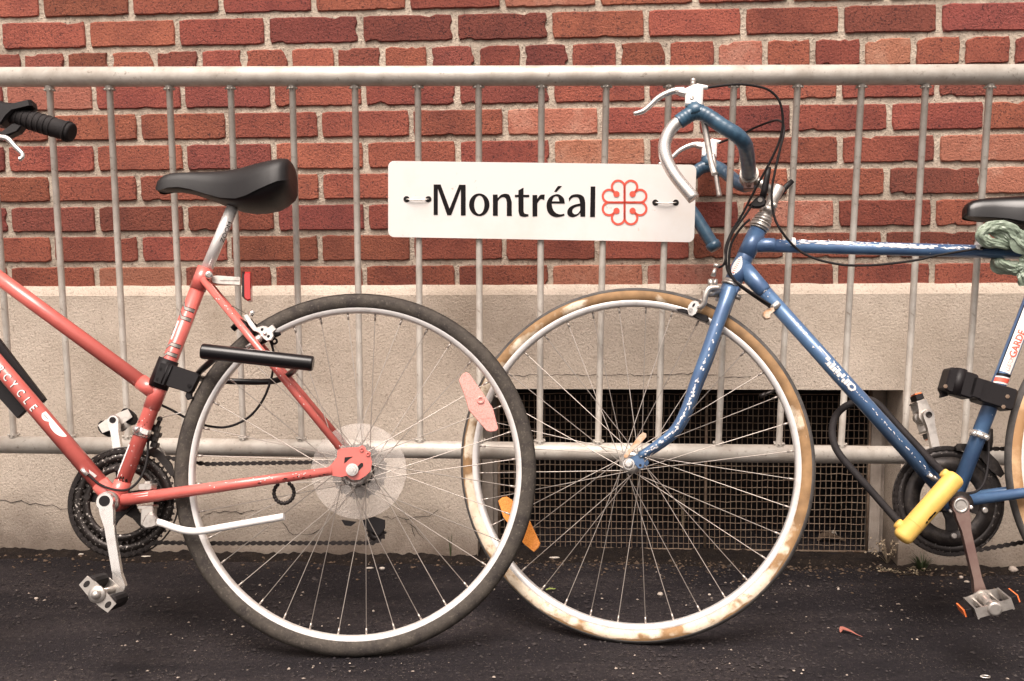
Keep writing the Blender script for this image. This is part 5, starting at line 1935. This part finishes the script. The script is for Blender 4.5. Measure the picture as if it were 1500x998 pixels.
def cage_pedal(eye, outer, tilt, w_half, dep, nrm):
    """alloy cage pedal: toothed rim, spindle barrel, end cap, orange reflectors front and back"""
    d = (outer - eye).normalized()
    u = (tilt - d * tilt.dot(d)).normalized()
    v = d.cross(u)
    pd = empty('pedal', (eye + outer) / 2, bb_)
    L_ = (outer - eye).length
    mb = MB()
    mb.tube([eye + d * .004, eye + d * L_ * .35, outer - d * .012], [.0115, .0085, .0085], 14)
    mb.rounded(outer - d * .014, outer + d * .004, .0125, .004, 18)
    mb.build('pedal_spindle', M['alloy'], pd)
    mb = MB()
    for o, a in ((.010, 1), (L_ - .002, .92)):
        pts = [(-w_half, -.009), (-w_half, .009), (-w_half * .45, .011), (0, .015), (w_half * .45, .011), (w_half, .009), (w_half, -.009), (w_half * .45, -.011), (0, -.015), (-w_half * .45, -.011)]
        if o > .02:
            mb.box(eye + d * o + u * w_half * .62, u * w_half * .36, v * .0085, d * .0016)
            mb.box(eye + d * o - u * w_half * .62, u * w_half * .36, v * .0085, d * .0016)
        else:
            mb.prism([eye + d * o + u * x * a + v * y for x, y in pts], d, .003, centre=True)
    for s_ in (1, -1):
        mb.box(eye + d * (L_ / 2 + .004) + u * s_ * w_half, d * (L_ / 2 - .004), v * .010, u * .0014)
        mb.box(eye + d * (L_ / 2 + .004) + u * s_ * w_half * .5, d * (L_ / 2 - .006), v * .003, u * .0014)
    mb.build('pedal_cage', M['alloy'], pd)
    for s_ in (1, -1):
        mb = MB()
        mb.box(eye + d * (L_ / 2) + u * s_ * (w_half + .009), d * (L_ / 2 - .012), v * .0075, u * .0055, bev=.001)
        mb.build('reflector_housing', M['black'], pd)
        mb = MB()
        mb.box(eye + d * (L_ / 2) + u * s_ * (w_half + .0155), d * (L_ / 2 - .016), v * .0062, u * .0018)
        mb.build('pedal_reflector', M['gum_pedal'], pd)
cage_pedal(g(1437, 874, .074), g(1457, 892, .150), g(1482, 884, .12) - g(1428, 902, .12), .030, 0, n2)
cage_pedal(fb2 - n2 * .006, g(1346, 613, -.135), g(1342, 590, -.13) - g(1356, 636, -.13), .030, 0, n2)
# front derailleur, brackets
mb = MB()
d = (ST2 - BB2).normalized()
A_ = g(1434.5, 638)
mb.tube([A_ - d * .006, A_ + d * .006], .0165, 20)
mb.rounded(g(1424, 634, .014), g(1430, 636.5, .022), .0055, .003)
mb.rounded(g(1437, 638, .018), g(1441, 640, .022), .0060, .003)
mb.rounded(g(1444, 641, .014), g(1447, 642, .020), .0050, .003)
mb.build('derailleur_clamp', M['chrome'], bb_)
mb = MB()
mb.prism([g(x, y, -.032) for x, y in ((1399, 654), (1403, 650), (1415, 650), (1432, 652), (1446, 660), (1462, 676), (1472, 694), (1466, 700), (1452, 690), (1438, 672), (1420, 662), (1402, 660))], n2, .003)
mb.prism([g(x, y, -.052) for x, y in ((1399, 654), (1403, 650), (1415, 650), (1432, 652), (1446, 660), (1462, 676), (1472, 694), (1466, 700), (1452, 690), (1438, 672), (1420, 662), (1402, 660))], n2, .003)
mb.tube([g(1450, 628, -.02), g(1448, 645, -.025), g(1446, 660, -.03)], [.006, .009, .008], 8)
mb.build('front_derailleur', M['ring'], bb_)
cable([g(1448, 645, -.01), g(1448, 665, -.004), g(1446, 690, .006), g(1440, 710, .012), g(1430, 720, .018), g(1416, 723, .022), g(1402, 722, .022)], 'gear_cable', .0024)
mb = MB()
mb.tube([g(1360, 695, .018), g(1370, 703, .018)], .0052, 10)
mb.tube([g(1368, 698, .02), g(1376, 706, .02)], .0035, 8)
mb.build_each('cable_stop', M['alloy'], bb_)
mb = MB()
ru = (g(1478, 582, .03) - g(1382, 552, .03)).normalized()
rv = n2.cross(ru)
def bx(px, py, hx, hy, off, th, bev=.006):
    mb.box(g(px, py, off), ru * hx, rv * hy, n2 * th, bev=bev)
bx(1403, 562, .0275, .024, .016, .022)
bx(1455, 580, .034, .021, .014, .024)
bx(1432, 571, .020, .019, .018, .020, .003)
mb.tube([g(1408, 541, .030), g(1398, 580, .030)], .0115, 14)
mb.prism([g(x, y, .014) for x, y in ((1377, 572), (1388, 576), (1389, 580), (1378, 583), (1379, 577))], n2, .01)
mb.build('lock_bracket', M['black'], bb_)
mb = MB()
for x, y in ((1385, 566), (1470, 596), (1476, 581)):
    mb.cyl(g(x, y, .037), g(x, y, .0405), .0040, 6)
mb.build_each('bracket_screw', M['rustwire'], bb_)
# seat post and saddle
sp0, sp1 = ST2, ST2 + d * .060
tubepart('seat_post', [sp0 - d * .03, sp1], .0115, 'alloy', bb_)
zx5 = lambda x, y: (1330 + x / 4.988, 260 + y / 4.988)
saddle(bb_, RP,
       ([428, 436, 460, 500, 560, 640, 740, 850, 970, 1080, 1190, 1280, 1370, 1430, 1460], [235, 215, 193, 172, 160, 153, 148, 144, 138, 126, 105, 85, 72, 85, 130]),
       [262, 282, 285, 286, 288, 292, 300, 320, 345, 335, 290, 240, 200, 185, 180],
       [268, 290, 297, 305, 318, 328, 342, 380, 430, 450, 445, 420, 370, 310, 250],
       [.007, .014, .017, .019, .021, .023, .027, .035, .048, .060, .069, .073, .070, .056, .035], 'gloss_black', zx5)
mb = MB()
mb.tube([g(1470, 322, .020), g(1530, 335, .022), g(1590, 330, .03)], .0035, 8)
mb.tube([g(1470, 322, .020) - n2 * .04, g(1530, 335, .022) - n2 * .044, g(1590, 330, .03) - n2 * .06], .0035, 8)
mb.cyl(g(1560, 332, .03), g(1560, 332, .03) - n2 * .06, .008, 12)
mb.build_each('saddle_rail', M['chain'], bb_)

# ================================================================ YELLOW U-LOCK
yl = thing('u_lock', g(1360, 742, .06), 'yellow and black U-lock shackled round the blue down tube by the crank', 'lock', )
mb = MB()
A_, B_ = g(1323, 786, .085), g(1400, 699, .085)
mb.rounded(A_ - (B_ - A_).normalized() * .008, B_ + (B_ - A_).normalized() * .004, .0178, .010, 24)
dl = (B_ - A_).normalized()
side = n2.cross(dl)
if side.x > 0:
    side = -side
mb.rounded(A_ + dl * .012 + side * .006 - n2 * .004, A_ + dl * .012 + side * .0235 - n2 * .006, .0100, .004, 16)
mb.rounded(B_ - dl * .008 + side * .006 - n2 * .004, B_ - dl * .008 + side * .0225 - n2 * .006, .0095, .004, 16)
mb.tube([A_ + dl * .030, A_ + dl * .0312], .0182, 24)
mb.build('crossbar', M['yellow'], yl)
mb = MB()
mb.tube([A_ + dl * .0300, A_ + dl * .0306], .01795, 24)
mb.build('seam', M['rustwire'], yl)
tw = Tubewrap(A_, B_, .0178, (.40, -1, -.22))
mb = MB()
for x, rx in ((.045, .004), (.053, .0045), (.058, .006), (.066, .006)):
    tw.blob(mb, x, random.uniform(-.001, .001), rx, .0028)
mb.build('printed_marks', M['ink'], yl)
mb = MB()
mb.tube([g(1319, 768, .070), g(1290, 735, .055), g(1258, 699, .040), g(1233, 670, .015), g(1222.5, 652, -.005), g(1219, 632, -.025), g(1223, 612, -.045), g(1236, 597, -.065), g(1256, 588, -.070), g(1274, 586, -.066), g(1288, 594, -.058), g(1310, 618, -.045), g(1345, 655, -.01), g(1374, 686, .030), g(1388, 698, .068)], .0070, 14, smooth=6)
mb.build('shackle', M['rubber'], yl)

# ================================================================ PLASTIC BAG
bag = thing('plastic_bag', g(1470, 370), 'pale green plastic bag knotted round the tube below the black saddle', 'bag')
def film(path, widths, seed, name='bag_film'):
    mb = MB()
    rd = random.Random(seed)
    P_, Q = spline([V(p) for p in path], widths, 14)
    K = 30
    vs = []
    up0 = V((0, 0, 1))
    ph = [rd.uniform(0, 6.28) for _ in range(4)]
    for i, (p, wd) in enumerate(zip(P_, Q)):
        tg = (P_[min(i + 1, len(P_) - 1)] - P_[max(i - 1, 0)]).normalized()
        a1 = tg.cross(V((0, 1, .2))).normalized()
        a2 = tg.cross(a1)
        for k in range(K):
            a = 2 * math.pi * k / K
            w3 = V((math.cos(a) * 1.15, math.sin(a) * 1.15, seed * 3 + i * .03))
            q = .62 + 1.05 * abs(mnoise.noise(w3)) + .40 * abs(mnoise.noise(w3 * 2.6)) + .12 * math.sin(3 * a + ph[0] + i * .05)
            vs.append(p + (a1 * math.cos(a) + a2 * math.sin(a) * .75) * wd * q)
    n = len(P_)
    fs = [[i * K + k, i * K + (k + 1) % K, (i + 1) * K + (k + 1) % K, (i + 1) * K + k] for i in range(n - 1) for k in range(K)]
    fs += [list(range(K)), [(n - 1) * K + k for k in range(K)]]
    mb.add(vs, fs, False)
    mb.build(name, M['bag'], bag)
film([g(1478, 362, .020), g(1462, 357, .030), g(1446, 354, .034), g(1436, 345, .036), g(1444, 336, .036), g(1460, 331, .034), g(1474, 334, .034), g(1486, 344, .034), g(1495, 354, .034), g(1512, 364, .030)], [.006, .010, .012, .011, .011, .012, .014, .017, .017, .012], 3)
film([g(1452, 336, .02), g(1468, 345, .026), g(1480, 350, .030), g(1498, 350, .028), g(1520, 345, .02)], [.007, .010, .014, .018, .012], 5)
film([g(1456, 378, -.012), g(1464, 386, -.002), g(1474, 391, .008), g(1486, 394, .012), g(1494, 396, .014), g(1500, 404, .014), g(1502, 418, .010)], [.008, .014, .014, .011, .008, .014, .012], 8)
film([g(1500, 372, .022), g(1508, 382, .022), g(1500, 392, .018), (g(1493, 397, .014))], [.013, .016, .013, .008], 11)

# ================================================================ SMALL THINGS ON THE GROUND
def pebble(px, py, r_, label, m='stone', sx=1, sy=1, sz=.7):
    P_ = on_ground(px, py)
    mb = MB()
    mb.sphere(P_ + V((0, 0, r_ * sz * .6)), r_, sx, sy, sz, seg=9, jit=.18)
    o = mb.build('pebble' if m == 'stone' else 'paper_scrap', M[m], None, label, 'pebble' if m == 'stone' else 'scrap')
    return o
pebble(967, 872, .0062, 'pale pebble on the asphalt inside the lower half of the tan-walled wheel')
pebble(53.5, 878, .0042, 'small white pebble on the dark asphalt left of the hanging red bicycle pedal')
pebble(1039, 872, .0032, 'tiny grey pebble right of the pale one inside the tan-walled wheel')
pebble(1408, 847, .0050, 'pale stone by the wall foot left of the brown crank arm')
pebble(1416, 853, .0042, 'flat pale stone touching the brown crank arm by the wall', sx=1.6, sz=.5)
pebble(1484, 837, .0105, 'large grey stone at the wall foot beyond the orange reflector pedal')
pebble(547, 896, .0028, 'little white stone between two spokes above the lowest rim of the red bicycle')
pebble(1228, 864, .0030, 'tan pebble on bare asphalt between tan-walled wheel and yellow lock')
pebble(541, 833, .0062, 'long torn paper scrap near the wall inside the clear-disc wheel', 'scrap', 1.5, .8, .35)
pebble(560, 834, .0058, 'crumpled paper scrap right of the long one inside the clear-disc wheel', 'scrap', 1.2, .8, .6)
pebble(119, 813, .0058, 'pale chip of paper at the wall foot left of the red chainring', 'scrap', 1.5, .8, .4)
pebble(215, 816, .0062, 'pale splinter lying below the red chainring', 'scrap', 2.2, .6, .3)
pebble(812, 818, .0062, 'white twist of paper by the orange reflector in the tan-walled wheel', 'scrap', 2.3, .6, .4)
# white wire scrap at the lower edge
mb = MB()
P_ = on_ground(1445, 994)
mb.tube([P_ + V((a, b, .003)) for a, b in ((-.010, .002), (-.003, .006), (.006, .003), (.003, -.004), (-.006, -.003), (-.011, .001))], .0012, 6, smooth=4)
mb.build('wire_scrap', M['alloy'], None, 'loop of pale wire on the asphalt at the lower right edge', 'scrap')
def curled_leaf(px, py, pts, wd, m, label, name='fallen_leaf'):
    P_ = on_ground(px, py)
    mb = MB()
    Q, W_ = spline([P_ + V(p) for p in pts], wd, 5)
    vs = []
    for i, p in enumerate(Q):
        tg = (Q[min(i + 1, len(Q) - 1)] - Q[max(i - 1, 0)]).normalized()
        s_ = tg.cross(V((0, -.3, 1))).normalized() * W_[i]
        vs += [p + s_ + V((0, 0, W_[i] * .7)), p, p - s_ + V((0, 0, W_[i] * .7))]
    mb.add(vs, [[3 * i + k, 3 * i + k + 1, 3 * i + k + 4, 3 * i + k + 3] for i in range(len(Q) - 1) for k in range(2)])
    mb.build(name, M[m], None, label, 'leaf')
curled_leaf(1240, 928, [(-.012, .0, .002), (-.008, .004, .006), (0, .002, .005), (.008, -.004, .004), (.016, -.012, .002), (.024, -.020, .001)], [.001, .005, .004, .0025, .001, .0006], 'leaf_red', 'curled dry red leaf with a long stalk on the asphalt')
curled_leaf(805, 866, [(-.008, 0, .002), (0, .001, .004), (.008, .002, .003), (.014, .006, .003)], [.001, .0025, .002, .0008], 'green', 'thin green leaf on the asphalt at the tan-walled rim')
curled_leaf(1215, 795, [(-.030, .0, .004), (-.012, .006, .012), (.010, .002, .010), (.026, .006, .005), (.040, .0, .003)], [.002, .010, .012, .008, .001], 'leaf_brown', 'wide dead brown leaf below the basement screen')
curled_leaf(1222, 786, [(-.006, 0, .004), (0, .002, .010), (.006, .0, .004)], [.002, .005, .001], 'scrap', 'pale curled leaf behind the wide dead brown one')
# dirt along the wall foot; its dark colour also holds the shadow there
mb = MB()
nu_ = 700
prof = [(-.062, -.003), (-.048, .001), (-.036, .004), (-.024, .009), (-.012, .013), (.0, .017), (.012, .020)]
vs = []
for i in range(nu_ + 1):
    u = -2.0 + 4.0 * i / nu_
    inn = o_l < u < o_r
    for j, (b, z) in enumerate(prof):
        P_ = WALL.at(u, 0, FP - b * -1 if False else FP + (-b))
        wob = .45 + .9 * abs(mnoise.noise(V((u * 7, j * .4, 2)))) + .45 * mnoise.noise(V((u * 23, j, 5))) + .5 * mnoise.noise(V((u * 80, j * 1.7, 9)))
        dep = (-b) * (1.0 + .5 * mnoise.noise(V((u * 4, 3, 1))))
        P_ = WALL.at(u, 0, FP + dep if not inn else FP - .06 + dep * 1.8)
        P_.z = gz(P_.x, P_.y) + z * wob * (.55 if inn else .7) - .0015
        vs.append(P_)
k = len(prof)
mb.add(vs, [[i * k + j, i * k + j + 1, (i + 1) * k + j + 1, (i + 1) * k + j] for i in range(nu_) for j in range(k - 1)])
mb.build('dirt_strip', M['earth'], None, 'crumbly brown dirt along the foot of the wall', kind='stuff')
# grit and crumbs scattered on the asphalt
def scatter(name, cnt, m, fn, rmin, rmax, label, flat=.6):
    mb = MB()
    rd = random.Random(hash(name) % 1000 if False else len(name) * 13)
    for _ in range(cnt):
        x, y = fn(rd)
        z = gz(x, y)
        r_ = rmin + (rmax - rmin) * rd.random() ** 3
        a0 = rd.uniform(0, 6)
        ring = [V((x + r_ * rd.uniform(.6, 1.2) * math.cos(a0 + k * 1.257), y + r_ * rd.uniform(.6, 1.2) * math.sin(a0 + k * 1.257), z + rd.uniform(0, .2) * r_)) for k in range(5)]
        top = V((x + rd.uniform(-.3, .3) * r_, y + rd.uniform(-.3, .3) * r_, z + r_ * flat * rd.uniform(.7, 1.5)))
        mb.add(ring + [top], [[k, (k + 1) % 5, 5] for k in range(5)], False)
    mb.build(name, M[m], None, label, kind='stuff')
wallfoot = lambda x: WALL.p.y + math.tan(R(-3.6)) * x - FP
def anywhere(rd):
    y = 1.05 + 1.2 * rd.random() ** 1.3
    return rd.uniform(-1.6, 1.6), y
def patchy(rd):
    while True:
        x, y = anywhere(rd)
        if mnoise.noise(V((x * 3, y * 6, 4))) + rd.gauss(0, .18) > .05:
            return x, y
def near_wall(rd):
    x = rd.uniform(-1.6, 1.6)
    return x, wallfoot(x) - abs(rd.gauss(0, .05)) - .005
def in_well(rd):
    u = rd.uniform(o_l, o_r)
    P_ = WALL.at(u, 0, FP - .07 + abs(rd.gauss(.03, .07)))
    return P_.x, P_.y
M['grit'] = mat('grit', (.22, .18, .155), .9, var=((.50, .42, .35), 40, .45, .65), spec=.2)
M['tar'] = mat('dark aggregate', (.026, .021, .023), .8, var=((.055, .046, .043), 60, .45, .65), spec=.3)
scatter('grit', 2400, 'grit', patchy, .0005, .0040, 'pale grit scattered over the asphalt')
scatter('dark_gravel', 16000, 'tar', anywhere, .0010, .0046, 'dark aggregate standing out of the asphalt')
scatter('coarse_gravel', 2600, 'tar', patchy, .003, .0075, 'coarser dark stones in the worn asphalt', .35)
scatter('wall_crumbs', 1500, 'leaf_brown', near_wall, .001, .006, 'brown crumbs of dead leaves along the wall foot')
scatter('pale_crumbs', 350, 'grit', near_wall, .0008, .004, 'pale crumbs along the wall foot')
scatter('screen_crumbs', 900, 'leaf_brown', in_well, .001, .006, 'brown litter below the basement screen')
# weeds
def weed(px, py, label, n, hgt, spread, m, blade_w=.0016, leaves=0, name='weed'):
    P_ = on_ground(px, py)
    root = thing(name, P_, label, 'plant')
    rd = random.Random(int(px * 3 + py))
    mb, ml = MB(), MB()
    for _ in range(n):
        a = rd.uniform(0, 6.28)
        hh_ = hgt * rd.uniform(.5, 1.1)
        dx, dy = math.cos(a) * spread * rd.uniform(.3, 1), math.sin(a) * spread * .5 * rd.uniform(.3, 1)
        pts = [P_ + V((dx * t, dy * t, hh_ * (t * (1.55 - .6 * t)))) for t in (0, .33, .66, 1)]
        vs = []
        for i, p in enumerate(pts):
            wd = blade_w * (1 - i / 3.2)
            s_ = V((-math.sin(a) * .3 + 1, math.cos(a), 0)).normalized() * wd
            vs += [p - s_, p + s_]
        mb.add(vs, [[2 * i, 2 * i + 1, 2 * i + 3, 2 * i + 2] for i in range(3)], False)
        for _ in range(leaves):
            t = rd.uniform(.3, 1)
            c = P_ + V((dx * t, dy * t, hh_ * (t * (1.55 - .6 * t))))
            b = V((rd.uniform(-1, 1), rd.uniform(-1, 1), rd.uniform(-.4, 1))).normalized()
            s_ = b.cross(V((rd.uniform(-1, 1), rd.uniform(-1, 1), .5))).normalized()
            r_ = rd.uniform(.002, .0042)
            ml.add([c, c + b * r_ + s_ * r_ * .5, c + b * r_ * 2, c + b * r_ - s_ * r_ * .5], [[0, 1, 2, 3]], False)
    mb.build('stems' if leaves else 'blades', M[m], root)
    if leaves:
        ml.build('leaf_cluster', M['weed_dry'], root, kind='stuff')
weed(1352, 838, 'tuft of green weed blades at the wall foot below the yellow lock', 40, .042, .055, 'weed', .0022)
weed(1300, 826, 'sprawling dry weed with tiny pale leaves at the corner of the opening', 26, .060, .075, 'weed_dry', .0007, 7, name='dry_weed')
weed(1325, 842, 'low dry weed trailing over the asphalt below the yellow lock end', 16, .020, .09, 'weed_dry', .0007, 6, name='dry_weed')
weed(1000, 779, 'tall withered weed growing against the middle of the wire screen', 10, .11, .02, 'weed_dry', .0012, 9, name='dry_weed')
weed(660, 817, 'thin green stalk against the concrete beside the tan-walled tyre', 5, .065, .012, 'weed', .0010)
weed(385, 806, 'thin dry stalk by the wall behind the lower chain', 4, .05, .012, 'weed_dry', .0009)
weed(470, 812, 'flat wisps of dry grass at the wall foot behind the spokes', 12, .016, .04, 'weed_dry', .0008)
